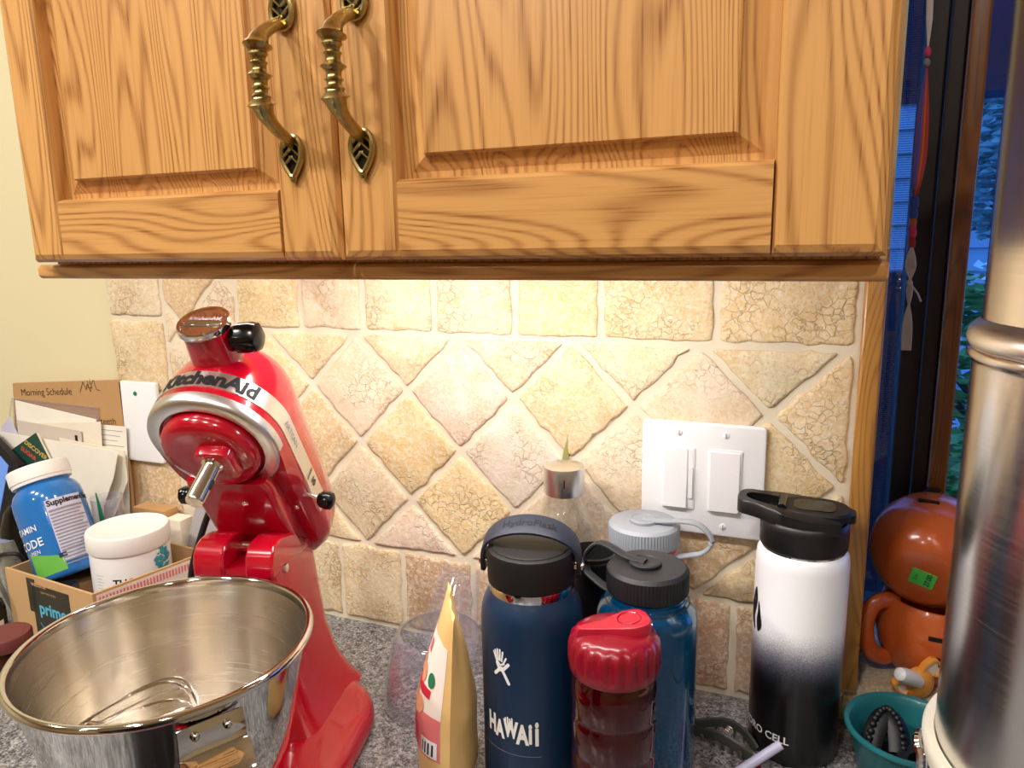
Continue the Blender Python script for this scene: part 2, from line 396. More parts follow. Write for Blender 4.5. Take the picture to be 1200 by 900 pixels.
fixed = {(3, 3): 'gold', (1, 3): 'pink', (-1, 3): 'pink', (5, 3): 'pink', (0, 2): 'gold', (2, 2): 'pale', (4, 2): 'pink', (-1, 1): 'grey', (1, 1): 'gold', (3, 1): 'pale', (7, 3): 'gold', (6, 2): 'gold', (5, 1): 'tan', (0, 0): 'pink', (2, 0): 'pink', (0, 4): 'cream', (2, 4): 'cream', (4, 4): 'cream', (6, 4): 'cream', (-2, 4): 'gold', (-3, 3): 'gold'}
def put_tile(poly, col, rnd):
    if len(poly) < 3 or poly_area(poly) < 2.5e-4: return
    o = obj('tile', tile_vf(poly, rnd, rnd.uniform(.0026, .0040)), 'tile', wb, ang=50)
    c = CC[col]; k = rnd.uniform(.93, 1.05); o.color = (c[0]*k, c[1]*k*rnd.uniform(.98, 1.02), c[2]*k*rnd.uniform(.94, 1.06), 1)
rt = random.Random(4)
for u in range(-7, 9):
    for v in range(-1, 7):
        if (u+v) % 2: continue
        cx, cz = u*h, Z0+v*h; k = h-g*sqrt(2)
        poly = [(cx+k, cz), (cx, cz+k), (cx-k, cz), (cx, cz-k)]
        poly = clip(poly, -1, 0, .375-g); poly = clip(poly, 1, 0, .487-g); poly = clip(poly, 0, -1, -(Z0+g))
        if u <= -4 and v >= 4: poly = clip(clip(poly, 1, 0, -.248-g), 0, 1, .479)
        else: poly = clip(poly, 0, 1, .385-g)
        if poly: put_tile(poly, fixed.get((u, v), rt.choice(['gold', 'cream', 'pink', 'tan'])), rt)
# border course above the diamonds, below them, and the column at the left end
xs = [-.248, -.152, -.050, .046, .148, .248, .351, .470, .487]
xs = [-.248, -.147, -.056, .040, .140, .2385, .3575, .4865]
for a, b in zip(xs, xs[1:]): put_tile([(a+g, .385+g), (b-g, .385+g), (b-g, .479), (a+g, .479)], rt.choice(['cream', 'gold', 'cream', 'gold']), rt)
xs = [-.375, -.290, -.204, -.111, -.018, .080, .180, .280, .385, .487]
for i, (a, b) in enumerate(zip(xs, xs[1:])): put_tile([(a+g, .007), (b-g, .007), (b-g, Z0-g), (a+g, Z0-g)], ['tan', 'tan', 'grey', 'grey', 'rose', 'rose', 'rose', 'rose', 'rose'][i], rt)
zs = [.007-g, .1, .195, .290, .3945, .479+g]
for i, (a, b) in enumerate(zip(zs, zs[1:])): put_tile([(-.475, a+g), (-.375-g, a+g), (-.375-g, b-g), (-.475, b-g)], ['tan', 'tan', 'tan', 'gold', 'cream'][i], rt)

# ---- stone ledge in front of the window (structure with tiles)
led = struct(obj('trim_2', join(box(.489, 1.30, 0.0, .14, 0.0, .036), box(.489, 1.3, -.004, 0, 0, .036)), 'grout'))
def ledge_tile(x0, x1, y0, y1, top, rnd):
    poly = [(x0, y0), (x1, y0), (x1, y1), (x0, y1)]
    v = tile_vf(poly, rnd, .0075 if top else .006)
    if top: v = xf(v, lambda x, y, z: (x, z, .036-.003-y-.003))
    else: v = xf(v, lambda x, y, z: (x, y-.003, z))
    o = obj('tile', v, 'tile', led, ang=50); c = CC[rnd.choice(['tan', 'grey'])]; o.color = (c[0]*.85, c[1]*.85, c[2]*.82, 1)
for a, b in ((.511, .600), (.607, .700), (.707, .80), (.807, .90), (.907, 1.0)):
    ledge_tile(a, b, .001, .068, True, rt); ledge_tile(a-.004, b-.004, .074, .138, True, rt); ledge_tile(a-.016, b-.016, .004, .031, False, rt)
# ---- oak casing strip between the tiles and the window
struct(obj('trim_1', rbox(.4885, .5070, -.014, .03, .040, .478, .003, 2, .001), 'oak_trim', ang=30))

# ---- window: reveal, dark sash, oak mullion, two panes
M['sash'] = plain('dark_brown_sash', S(44, 32, 26), 0.5, tint_noise=0.15)
M['pane'] = clear('window_glass', (0.82, 0.88, 0.95, 1), 0.0, 1.35)
def screenmat():
    t = NT('insect_screen'); t.t.nodes.remove(t.b)
    c = t.coord(); sx = t.n('ShaderNodeSeparateXYZ'); t.l(c, sx.inputs[0])
    f = t.math('SINE', t.math('MULTIPLY', sx.outputs[2], 2600.0)); f = t.math('MULTIPLY_ADD', f, 0.14); f.node.inputs[2].default_value = 0.22
    tr = t.n('ShaderNodeBsdfTransparent'); df = t.n('ShaderNodeBsdfDiffuse'); df.inputs[0].default_value = (.03, .035, .05, 1)
    m = t.n('ShaderNodeMixShader'); t.l(f, m.inputs[0]); t.l(tr.outputs[0], m.inputs[1]); t.l(df.outputs[0], m.inputs[2]); t.l(m.outputs[0], t.out.inputs[0]); return t.m
M['screen'] = screenmat()
win = struct(obj('window_1', join(box(1.29, 1.30, .03, .20, .036, 1.05), box(.507, 1.30, .10, .20, 1.04, 1.05), box(.507, 1.30, .14, .20, .030, .052)), 'sash'))
obj('sash_stile', join(rbox(.535, .567, .128, .168, .052, 1.04, .003), rbox(.555, .570, .118, .130, .052, 1.04, .002)), 'sash', win)
obj('mullion', rbox(.5705, .5885, .112, .168, .052, 1.04, .003), 'mullion', win)
obj('window_pane', box(.470, .535, .150, .153, .030, 1.04), 'pane', win); obj('window_pane', box(.5885, 1.29, .150, .153, .052, 1.04), 'pane', win)
obj('insect_screen', box(.470, .535, .160, .161, .030, 1.04), 'screen', win)
obj('sash_latch', join(rbox(.568, .582, .100, .113, .205, .222, .003), tube([(.575, .100, .214), (.575, .092, .214), (.575, .086, .205)], .004)), 'black', win)
# ---- outside: eave, low wall, neighbour's house, fence, shrubs
M['eave'] = plain('navy_eave', S(60, 62, 104), .8); M['lowwall'] = plain('dark_render', S(44, 48, 72), .8); M['ground'] = plain('dark_ground', S(40, 48, 58), .9)
M['siding'] = plain('pale_siding', S(200, 208, 220), .7); M['fence'] = plain('pale_fence', S(190, 200, 214), .8)
struct(obj('trim_3', box(.3, 2.6, .50, .72, .705, 1.35), 'eave'), 'dark navy eave board above the window outside')
tag(obj('patio_wall', rbox(.20, .70, 1.20, 1.32, -.9, .400, .01), 'lowwall'), 'low dark wall outside the window, left of the shrubs', 'wall')
struct(obj('floor_2', box(-3, 8, .3, 12, -.95, -.9), 'ground'), 'dark yard ground outside the window')
hs = thing('neighbour_house', 'pale clapboard house far outside, behind the low dark wall', 'building', (.3, 5.2, -.9))
obj('wall', box(-2.2, 1.55, 0, .5, 0, 4.5), 'siding', hs)
for k in range(26): obj('clapboard', xf(box(-2.2, 1.55, -.03, .0, k*.16, k*.16+.15), lambda x, y, z: (x, y*(1.0 if (z/.16) % 1 < .5 else .3), z)), 'siding', hs)
fn = thing('yard_fence', 'pale board fence far outside, above the shrubs', 'fence', (2.6, 6.3, -.9))
for k in range(22): obj('board', box(-.9+k*.15, -.765+k*.15, 0, .03, 0, 1.5 + .02*(k % 2)), 'fence', fn)
obj('fence_rail', box(-.9, 2.4, .03, .08, 1.2, 1.3), 'fence', fn)
def leafmat(name, a, b):
    t = NT(name); t.l(t.mix(t.noise(t.coord(), 9, 3), a, b), t.b.inputs['Base Color']); t.p(Roughness=.5); return t.m
M['leaf'] = leafmat('shrub_leaf', S(70, 120, 50), S(130, 180, 90)); M['leaf2'] = leafmat('tree_leaf', S(110, 150, 140), S(190, 210, 205)); M['bark'] = plain('bark', S(80, 66, 52), .9); M['petal'] = plain('white_petal', S(235, 235, 235), .6)
def foliage(n, rx, ry, z0, z1, size, rnd):
    V, F = [], []
    for i in range(n):
        th, z = rnd.uniform(0, 2*pi), rnd.uniform(z0, z1); k = sqrt(rnd.random())*(.55+.45*sin(pi*(z-z0)/(z1-z0)))
        c = Vector((rx*k*cos(th), ry*k*sin(th), z)); e = Matrix.Rotation(rnd.uniform(0, 6), 3, 'Z') @ Matrix.Rotation(rnd.uniform(-1.1, 1.1), 3, 'X'); s = size*rnd.uniform(.6, 1.3); b = len(V)
        for p in ((-.5, 0, 0), (0, .28, .08), (.5, 0, 0), (0, -.28, .08), (0, 0, -.04)): V.append(tuple(c + e @ Vector(p)*s))
        F += [(b, b+4, b+1), (b+1, b+4, b+2), (b+2, b+4, b+3), (b+3, b+4, b)]
    return V, F
def shrub(name, label, cat, x, y, z, rx, ry, hh, n, size, mat, seed, trunk=.25, flowers=0, group=None):
    r = random.Random(seed); t = thing(name, label, cat, (x, y, z), group=group)
    obj('foliage', foliage(n, rx, ry, hh*trunk, hh, size, r), mat, t)['kind'] = 'stuff'
    obj('stem', join(*[tube([(0, 0, 0), (r.uniform(-.3, .3)*rx, r.uniform(-.3, .3)*ry, hh*.5), (r.uniform(-.6, .6)*rx, r.uniform(-.6, .6)*ry, hh*.85)], [hh*.02, hh*.014, hh*.006], 6) for _ in range(4)]), 'bark', t)
    if flowers:
        obj('blossoms', foliage(flowers, rx*1.0, ry, hh*.8, hh*1.04, size*.8, r), 'petal', t)['kind'] = 'stuff'
    return t
shrub('shrub', 'leafy green shrub with white blossoms right outside the window', 'shrub', 1.03, 2.45, -.9, .42, .35, 1.22, 1500, .085, 'leaf', 3, .15, 90)
shrub('shrub', 'dim low green bush in front of the blossoming shrub outside', 'shrub', .92, 1.75, -.9, .26, .26, .80, 700, .075, 'leaf', 5, .1)
shrub('tree', 'tall silvery tree behind the shrubs, seen through the right pane', 'tree', 1.62, 4.2, -.9, .62, .6, 3.2, 9000, .085, 'leaf2', 8, .42)

# ---- countertop
ct = tag(obj('countertop', rbox(-1.6, 1.40, -.645, 0.0, -.04, 0.0, .01, 2, .004), 'granite'), 'speckled grey granite countertop along the tiled wall', 'countertop')
M['base_cab'] = M['oak_v']
tag(obj('base_cabinet', box(-1.6, 1.40, -.60, -.002, -.915, -.0402), 'oak_v'), 'oak base cabinet under the granite countertop', 'cabinet')

# ================================================================== WALL CABINET
cab = thing('wall_cabinet', 'oak wall cabinet with two raised-panel doors above the tiles', 'cabinet', (.155, -.155, .466))
obj('carcass', W(box(-.168, .478, -.3040, -.0095, .4785, 1.26), cab), 'oak_v', cab)
obj('bottom_rail', W(rbox(-.1895, .4830, -.3090, -.2830, .4662, .4783, .004, 0, .003), cab), 'oak_h', cab, ang=30)
def door(x0, x1, z0, z1, sl, sr, rb, hx, seam):
    y0, y1 = -.3255, -.3045
    ox0, ox1, oz0, oz1 = x0+sl, x1-sr, z0+rb, z1-rb
    def R(i, y): return [(ox0+i, y, oz0+i*.75), (ox1-i, y, oz0+i*.75), (ox1-i, y, oz1-i*.75), (ox0+i, y, oz1-i*.75)]
    d = obj('door', W(loft([R(-.006, -.3060), R(-.006, -.3135), R(.003, -.3135), R(.0060, -.3138), R(.0150, -.3180), R(.0182, -.3190), R(.0190, -.3195), R(.0196, -.3225), R(.0206, -.3232)]), cab), 'oak_v', cab, ang=12)
    def frame(nm, a0, a1, c0, c1, mat, edges):
        """board with a chamfer on the listed outer (big) and inner (small) edges"""
        def ring(y, m): 
            e = {k: (v if m == 2 else v*.35 if m == 1 else 0) for k, v in edges.items()}
            return [(a0+e['l'], y, c0+e['b']), (a1-e['r'], y, c0+e['b']), (a1-e['r'], y, c1-e['t']), (a0+e['l'], y, c1-e['t'])]
        o = obj(nm, W(loft([ring(y1, 0), ring(y0+.0060, 0), ring(y0+.0022, 1), ring(y0, 2)]), cab), mat, d, ang=12); return o
    B, m_ = .0065, .0030
    frame('stile', x0, ox0, z0, z1, 'oak_v', dict(l=B, r=m_, b=B, t=B)); frame('stile', ox1, x1, z0, z1, 'oak_v', dict(l=m_, r=B, b=B, t=B))
    frame('rail', ox0-.0001, ox1+.0001, z0, oz0, 'oak_h', dict(l=0, r=0, b=B, t=m_)); frame('rail', ox0-.0001, ox1+.0001, oz1, z1, 'oak_h', dict(l=0, r=0, b=m_, t=B))
    # antique brass pull: turned grip on two pierced leaf plates
    hz = .599; V = []
    prof = []
    for i in range(61):
        s = -1+2*i/60; a = abs(s)
        y = -.0275*(1-max(0, (a-.42)/.58)**2.0*1.0) if a > .42 else -.0275
        zz = s*.0385; r = .0036 + .0022*math.exp(-((a-.50)/.16)**2) if a > .2 else .0040
        r += .0024*math.exp(-((a-.46)/.035)**2) + .0030*math.exp(-(s/.045)**2) + .0012*math.exp(-((a-.33)/.03)**2) + .0010*math.exp(-((a-.20)/.025)**2)
        prof.append(((0, y-.002, zz), r))
    parts = [tube([p for p, r in prof], [r*1.18 for p, r in prof], 14)]
    dark = []
    for sg in (-1, 1):
        c = sg*.0475
        out = [(0, 0, c+sg*.0135), (.0042, 0, c+sg*.0090), (.0080, 0, c+sg*.001), (.0076, 0, c-sg*.0075), (.0035, 0, c-sg*.0125), (-.0035, 0, c-sg*.0125), (-.0076, 0, c-sg*.0075), (-.0080, 0, c+sg*.001), (-.0042, 0, c+sg*.0090)]
        o2 = [(x, -.0028, z) for x, y, z in crom(out, 4, True)]
        parts.append(tube(o2, .0021, 8, True))
        for q in (-1, 1):
            for k in (-.0065, -.0005, .0055):
                parts.append(tube([(q*-.0072, -.0030, c+sg*(k+.0010)), (0, -.0036, c+sg*(k-.0052)), (q*.0072*.2, -.0034, c+sg*(k-.0050))], .0011, 6))
        parts.append(ball((0, -.0025, c+sg*.0145), (.0028, .0022, .0035), 10, 6))
        pl = [(x, z) for x, y, z in o2]; dark.append(prism(pl, -.0016, -.0001, 1))
    hd = obj('handle', W(mv(join(*parts), hx, y0, hz), cab), 'brass', d)
    for q in dark: obj('handle_backing', W(mv(q, hx, y0, hz), cab), 'brass_dark', d)
    return d
door(-.1710, .1396, .4807, 1.24, .0400, .0490, .0505, .1075, 0)
door(.1412, .4800, .4807, 1.24, .0462, .0585, .0525, .1640, 0)

# ================================================================== WALL PLATES
sw = thing('light_switch', 'white double light switch plate on the tiled wall', 'switch', (.3483, -.009, .2465))
obj('plate', rbox(-.0620, .0620, -.0055, .001, -.0595, .0595, .004, 1, .0022), 'white', sw, ang=25)
for cx, dim in ((-.0233, True), (.0233, False)):
    obj('rocker_frame', rbox(cx-.0168, cx+.0168, -.0068, -.0050, -.0335, .0335, .0015, 1, .0005), 'white', sw)
    x1 = cx+.0095 if dim else cx+.0150
    f = obj('rocker', xf(rbox(cx-.0150, x1, -.0105, -.0060, -.0315, .0315, .0012, 1, .0008), lambda x, y, z: (x, y+(0.0028*max(0, z)/.0315 if y < -.008 else 0), z)), 'white', sw, ang=20)
    if dim: obj('dimmer_slider', join(box(cx+.0108, cx+.0150, -.0072, -.006, -.031, .031), rbox(cx+.0108, cx+.0150, -.0095, -.006, -.020, .012, .001, 1)), 'white', sw)
    for z in (-.0485, .0485):
        s_ = obj('screw', aim(lathe([(0, -.0004), (.0034, -.0004), (.0034, .0004), (.0022, .0012), (0, .0014)], 16), (cx, -.0055, z), (0, -1, 0)), 'white', sw)
        obj('screw_slot', box(cx-.0004, cx+.0004, -.0072, -.0066, z-.0026, z+.0026), 'inkgrey', s_)
bp = thing('blank_plate', 'white blank wall plate on the tiles behind the mixer', 'wall plate', (-.4295, -.009, .2475))
obj('plate', rbox(-.0355, .0355, -.0055, .001, -.0585, .0585, .004, 1, .002), 'white', bp, ang=25)
M['green'] = plain('green_paint', S(30, 120, 80), .5)
obj('screw', aim(lathe([(0, 0), (.0032, 0), (.0028, .0012), (0, .0014)], 14), (-.004, -.0055, .0415), (0, -1, 0)), 'green', bp)

# ================================================================== STAND MIXER (local x = forward, z = up, origin under the bowl)
mx = thing('stand_mixer', 'red tilt-head stand mixer with its head raised', 'mixer', (-.020, -.364, 0), (0, 0, -1.3285))
TL, HX, HZ = .9804, -.1459, .2026
def T(x, y, z):
    a, b = x-HX, z-HZ; return (HX+a*cos(TL)-b*sin(TL), y, HZ+a*sin(TL)+b*cos(TL))
PX, RB, ZB, ZD, HD = -.0215, .0588, .2240, .2540, .076
def head_ring(x, ws, wbm, zb, zt):
    out = []
    for i in range(5): out.append((x, -wbm+2*wbm*i/5, zb))
    for i in range(4):
        k = i/4; out.append((x, wbm+(ws-wbm)*min(1, k*2.2), zb+(ZD-zb)*k))
    for i in range(21):
        a = pi*i/20; out.append((x, ws*cos(a)*1.0, ZD+(zt-ZD)*sin(a)**.92))
    for i in range(4):
        k = 1-(i+1)/4; 
        if i < 3: out.append((x, -(wbm+(ws-wbm)*min(1, k*2.2)), zb+(ZD-zb)*k))
    return out
secs = []
for i in range(11):                              # rear cap, sides, front cap
    a = pi/2*(1-i/10)*.97; secs.append(head_ring(-.165-.055*sin(a), .060*cos(a)**.8, .050*cos(a)**.8, ZD-(ZD-ZB-.006)*cos(a)**.5, ZD+(HD-.012)*cos(a)**.75))
for i in range(1, 9):
    t = i/9; secs.append(head_ring(-.165+(PX+.165)*t, .060, .050+.0085*min(1, max(0, (t-.45)/.4)), ZB+.006*(1-min(1, max(0, (t-.45)/.25))), ZD+HD-.012*(1-t)))
for i in range(13):
    a = pi/2*i/12*.985; secs.append(head_ring(PX+RB*sin(a), .060*cos(a), RB*cos(a), ZB, ZD+HD*cos(a)**.85))
hd = obj('head', xf(loft(secs), T), 'red', mx, ang=50)
# silver trim band round the plan outline
def outline(s, off=0.0):
    """s = arc length from the front tip, positive towards the mixer's left side"""
    r = .0600+off; q = r*pi/2; sg = 1 if s >= 0 else -1; a = abs(s)
    if a <= q: th = a/r; return (PX+RB/.06*r*cos(th), sg*r*sin(th))
    return (PX-(a-q), sg*r)
band = []
for i in range(61):
    s = -.215+.43*i/60; x, y = outline(s, .0008); xi, yi = outline(s, -.002)
    band.append([(xi, yi, .2390), (x, y, .2395), (x, y, .2575), (xi, yi, .2580)])
obj('trim_band', xf(loft(band), T), 'satin', hd)
def on_band(vf, s0, z0): 
    def f(x, y, z):
        a, b = outline(s0+x, .0012+z); return T(a, b, z0+y)
    return xf(vf, f)
obj('lettering', on_band(text_vf('KitchenAid', .0205, .0009, .004, shear=.08), .006, .2482), 'ink', hd)
obj('lettering', on_band(text_vf('ARTISAN', .0085, 0, .004), .108, .2482), 'inkgrey', hd)
obj('lettering', on_band(join(mv(text_vf('10', .0100, .0003, .004), 0, 0, 0), mv(box(-.0120, -.0110, -.007, .007, 0, .0002), 0, 0, 0)), .178, .2490), 'ink', hd)
ring = lathe([(.0455, ZB+.004), (.0455, ZB-.001), (.0470, ZB-.0030), (.0560, ZB-.0030), (.0584, ZB-.0012), (.0596, ZB+.002), (.0600, ZB+.0080), (.0575, ZB+.0100), (.0480, ZB+.010), (.0455, ZB+.004)], 56)
obj('drip_ring', xf(mv(ring, PX, 0, 0), T), 'satin', hd)
obj('ring_cavity', xf(mv(lathe([(.0460, ZB+.006), (.0460, ZB+.0040), (0, ZB+.0040)], 40), PX, 0, 0), T), 'black', hd)
plan = lathe([(.0435, ZB+.004), (.0440, ZB-.006), (.0425, ZB-.0115), (.0390, ZB-.0145), (.0300, ZB-.0160), (0, ZB-.0165)], 48)
bx_, by_ = PX+.002, .011
boss = loft([[(bx_+(x)*k, by_+y*k, z) for x, y in rpoly(-.024, .016, -.0175, .0185, .010)] for z, k in ((ZB-.008, 1.0), (ZB-.0215, .98), (ZB-.0245, .92), (ZB-.0255, .78))])
obj('planetary_hub', xf(join(mv(plan, PX, 0, 0), boss), T), 'red', hd)
sh = lathe([(.0095, ZB-.0250), (.0098, ZB-.0270), (.0085, ZB-.0290), (.0078, ZB-.0300), (.0078, ZB-.0640), (.0070, ZB-.0655), (0, ZB-.0655)], 24)
so = obj('beater_shaft', xf(mv(sh, bx_+.002, by_, 0), T), 'chrome', hd)
obj('shaft_pin_slot', xf(mv(xf(rbox(-.0022, .0022, -.0081, .0081, ZB-.052, ZB-.042, .002, 1), lambda x, y, z: (x, y, z)), bx_+.002, by_, 0), T), 'black', hd)
# attachment hub with chrome cap and black knob
zh = .282
hubd = (1, 0, .10)
def hub(vf): return xf(xf(aim(vf, (.022, 0, zh), hubd), lambda x, y, z: (x, y, z)), T)
obj('attachment_hub', hub(lathe([(.0235, -.01), (.0215, .020), (.0205, .034), (.0205, .042), (0, .042)], 40)), 'red', hd)
cap = obj('hub_cap', hub(lathe([(.0205, .0405), (.0228, .0410), (.0234, .0430), (.0232, .0470), (.0222, .0482), (.0200, .0480), (.0188, .0470), (0, .0470)], 48)), 'chrome', hd, ang=25)
obj('hub_lettering', hub(mv(text_vf('KitchenAid', .0066, .0002), 0, .0045, .0474)), 'white', hd)
obj('cap_bar', hub(rbox(-.0175, .0175, -.0045, -.0005, .0465, .0500, .0015, 2, .0008)), 'chrome', hd)
kd = Vector((.0, 1, .08)).normalized(); kp = Vector((.022, -.0125, zh))+Vector((1, 0, .1))*.027
kn = obj('hub_knob', xf(aim(lathe([(0, .0320), (.0095, .0322), (.0112, .0335), (.0112, .0365), (.0135, .0380), (.0140, .0500), (.0125, .0555), (.0075, .0585), (0, .0590)], 24, lambda a, r, z: r*(1+.05*cos(6*a)) if z > .037 else r), kp, kd), T), 'black_gloss', hd)
obj('knob_screw', xf(aim(lathe([(0, .018), (.0035, .018), (.0035, .033), (0, .033)], 16), kp, kd), T), 'chrome', hd)
# speed lever (left side) and head lock lever (right side)
for sg, x, z, nm in ((1, -.108, .233, 'speed_lever'), (-1, -.100, .228, 'lock_lever')):
    lv = obj(nm, xf(tube([(x, sg*.046, z+.004), (x, sg*(.056+.004*sg), z+.003), (x-.003, sg*(.064+.008*sg), z)], .0024, 10), T), 'chrome', hd)
    obj('lever_knob', xf(aim(lathe([(0, 0), (.0062, .0005), (.0080, .0030), (.0088, .0090), (.0078, .0135), (.0040, .0155), (0, .0158)], 20, lambda a, r, z: r*(1+.04*cos(6*a))), (x-.002, sg*(.062+.008*sg), z), (0, sg, -.18)), T), 'black_gloss', hd)
# hinge tongue under the head
tong = loft([[T(x, y*k, z) for y, z in rpoly(-.040, .040, .2100, .2340, .006)] for x, k in ((-.178, .9), (-.172, 1), (-.10, 1.0), (-.066, 1.03), (-.060, .98))])
obj('hinge_tongue', tong, 'red', hd)
obj('body_screw', xf(ball((-.090, .010, ZB-.0142), (.0032, .0032, .002), 12, 6), T), 'chrome', hd); obj('body_screw', xf(ball((-.118, .046, ZB+.004), (.0028, .0028, .002), 12, 6), T), 'chrome', hd)
# pedestal with slotted hinge head
def ped_ring(z, x0, x1, hw, r=.016): return [(x, y, z) for x, y in rpoly(x0, x1, -hw, hw, r)]
pd = obj('pedestal', loft([ped_ring(.020, -.235, -.085, .078, .03), ped_ring(.034, -.230, -.092, .066, .028), ped_ring(.055, -.226, -.102, .054, .024), ped_ring(.09, -.222, -.108, .044, .02), ped_ring(.14, -.214, -.108, .0405), ped_ring(.175, -.205, -.107, .039, .010), ped_ring(.192, -.195, -.107, .039, .006)]), 'red', mx, ang=40)
def knuckle(y0, y1):
    prof = [(-.195, .185), (-.104, .185), (-.1035, .196), (-.1055, .206), (-.111, .2135), (-.120, .217), (-.132, .218), (-.150, .214), (-.170, .205), (-.190, .192)]
    return prism(prof, y0, y1, 1)
kk = obj('hinge_knuckle', knuckle(-.040, -.009), 'red', pd, bev=.0025); obj('hinge_knuckle', knuckle(.012, .040), 'red', pd, bev=.0025)
obj('hinge_pin', join(tube([(-.138, -.036, .203), (-.138, .036, .203)], .0055, 14)), 'chrome', pd)
obj('hinge_screw', aim(lathe([(0, -.001), (.0048, -.001), (.0040, .0016), (0, .002)], 16), (-.130, .0402, .186), (0, 1, 0)), 'chrome', pd)
# foot plate
def foot(z, i): return [(x, y, z) for x, y in rpoly(-.222+i, .128-i, -.112+i, .112-i, .082-i*.5, 10)]
obj('base', loft([foot(.004, .004), foot(.008, 0), foot(.0175, .001), foot(.0225, .004), foot(.0255, .010), foot(.027, .020)]), 'red', mx, ang=50)
obj('clamp_plate', lathe([(.052, .0265), (.052, .0290), (.046, .0295), (.044, .0275), (0, .0275)], 40), 'satin', mx)
for x, y in ((-.18, .07), (-.18, -.07), (.09, .07), (.09, -.07)): obj('rubber_foot', mv(lathe([(0, 0), (.011, 0), (.0105, .005), (0, .006)], 16), x, y, 0), 'black', mx)
cordm = obj('power_cord', xf(tube(crom([(-.165, -.035, .224), (-.190, -.066, .222), (-.204, -.080, .208), (-.197, -.089, .180), (-.190, -.098, .145), (-.193, -.108, .08), (-.22, -.125, .02), (-.26, -.10, .006), (-.30, -.02, .006)], 6), .0036, 10), lambda x, y, z: (x, y, z)), 'black', mx)

# ---- mixing bowl with handle, standing on the mixer base
bw = thing('mixing_bowl', 'polished steel mixing bowl standing on the mixer base', 'bowl', (-.0058, -.3768, .0296))
ZR = .1536
bs = lambda vf: xf(vf, lambda x, y, z: (x*.960, y*.960, z*1.073))
outer = [(0, .0), (.046, 0), (.049, .0012), (.0492, .010), (.050, .014), (.062, .022), (.078, .040), (.089, .062), (.0965, .09), (.1015, .115), (.1062, .135), (.1098, ZR-.006)]
outb = outer
obj('shell', bs(lathe(outer, 96)), 'steel_pol', bw, ang=60)
rim = []
for i in range(13):
    a = -pi*.55+2*pi*.72*i/12; rim.append((.1115+.0032*cos(a), ZR-.0032+.0032*sin(a)))
obj('rolled_rim', bs(lathe([(.1098, ZR-.006)]+rim+[(.1086, ZR-.008)], 96)), 'steel_pol', bw, ang=60)
inner = [(.1088, ZR-.0065), (.1050, .135), (.1003, .115), (.0953, .09), (.0878, .062), (.0768, .041), (.061, .0236), (.050, .0165), (.030, .0145), (0, .0155)]
obj('inside', bs(lathe(inner, 96)), 'steel_in', bw, ang=60)
# strap handle on the side towards the room
ha = atan2(-.4225+.3618, .0838+.0225)
def hp(rad, tang, z): return (rad*cos(ha)-tang*sin(ha), rad*sin(ha)+tang*cos(ha), z)
path = [(.1085, .1405, .0225), (.1100, .1330, .0225), (.1115, .1225, .0230), (.1180, .1175, .0235), (.1300, .1120, .0225), (.1400, .0980, .0205), (.1450, .0780, .0185), (.1420, .058, .0170), (.1300, .043, .016), (.1120, .038, .016), (.0880, .044, .016)]
pp = crom(path, 5)
sec = []
for i, (r_, z_, w_) in enumerate(pp):
    j = min(i+1, len(pp)-1); k = max(i-1, 0); d = Vector((pp[j][0]-pp[k][0], pp[j][1]-pp[k][1])).normalized(); nx_, nz_ = d.y, -d.x; t_ = .0009
    row = []
    for s_ in range(9):
        u = -1+s_/4; rr = .0016*(abs(u) > .8); row.append(hp(r_+nx_*-(t_+rr), u*w_, z_+nz_*-(t_+rr)))
    for s_ in range(9):
        u = 1-s_/4; row.append(hp(r_+nx_*t_, u*w_, z_+nz_*t_))
    sec.append(row)
hh_ = obj('handle', bs(loft(sec)), 'steel_pol', bw, ang=50)
obj('rivet', bs(join(*[ball(hp(.1120, t_, .134), (.003, .003, .003), 12, 8) for t_ in (-.011, .011)])), 'steel_pol', hh_)['kind'] = 'stuff'
# ---- wire whisk lying in the bowl
wk = thing('wire_whisk', 'wire whisk lying inside the steel bowl', 'whisk', (-.078, -.408, .100))
wd_ = Vector((.070, .052, .016))
for k in range(5):
    a = pi*k/5+.25; pts = []
    for i in range(29):
        q = -1+2*i/28; u = .030*q*(1-.28*(1-abs(q)))*(1.0) if abs(q) < .999 else .030*q; v = .090*(1-abs(q)**2.6)
        u = .0335*sin(q*pi*.82)*.98
        pts.append((u*cos(a), u*sin(a), v))
    obj('wire_loop', aim(tube(pts, .0013, 6), (0, 0, 0), wd_), 'chrome', wk)
obj('handle', aim(lathe([(0, -.004), (.0070, -.004), (.0075, .0), (.0185, .010), (.0170, .014), (0, .014)], 16), (0, 0, 0), wd_), 'steel_pol', wk)

# ---- black pot edge in the foreground
pt = thing('black_pot', 'black pot whose rim shows in front of the steel bowl', 'pot', (.118, -.585, 0))
obj('body', lathe([(0, 0), (.066, 0), (.072, .005), (.078, .19), (.081, .194), (.081, .198), (.077, .199), (.073, .190), (.069, .008), (0, .007)], 56), 'black_gloss', pt)
obj('handle', xf(tube(crom([(.076, 0, .165), (.10, 0, .170), (.118, 0, .150), (.115, 0, .110), (.095, 0, .09), (.074, 0, .095)], 5), .006, 10), lambda x, y, z: (x, -y, z)), 'black', pt)

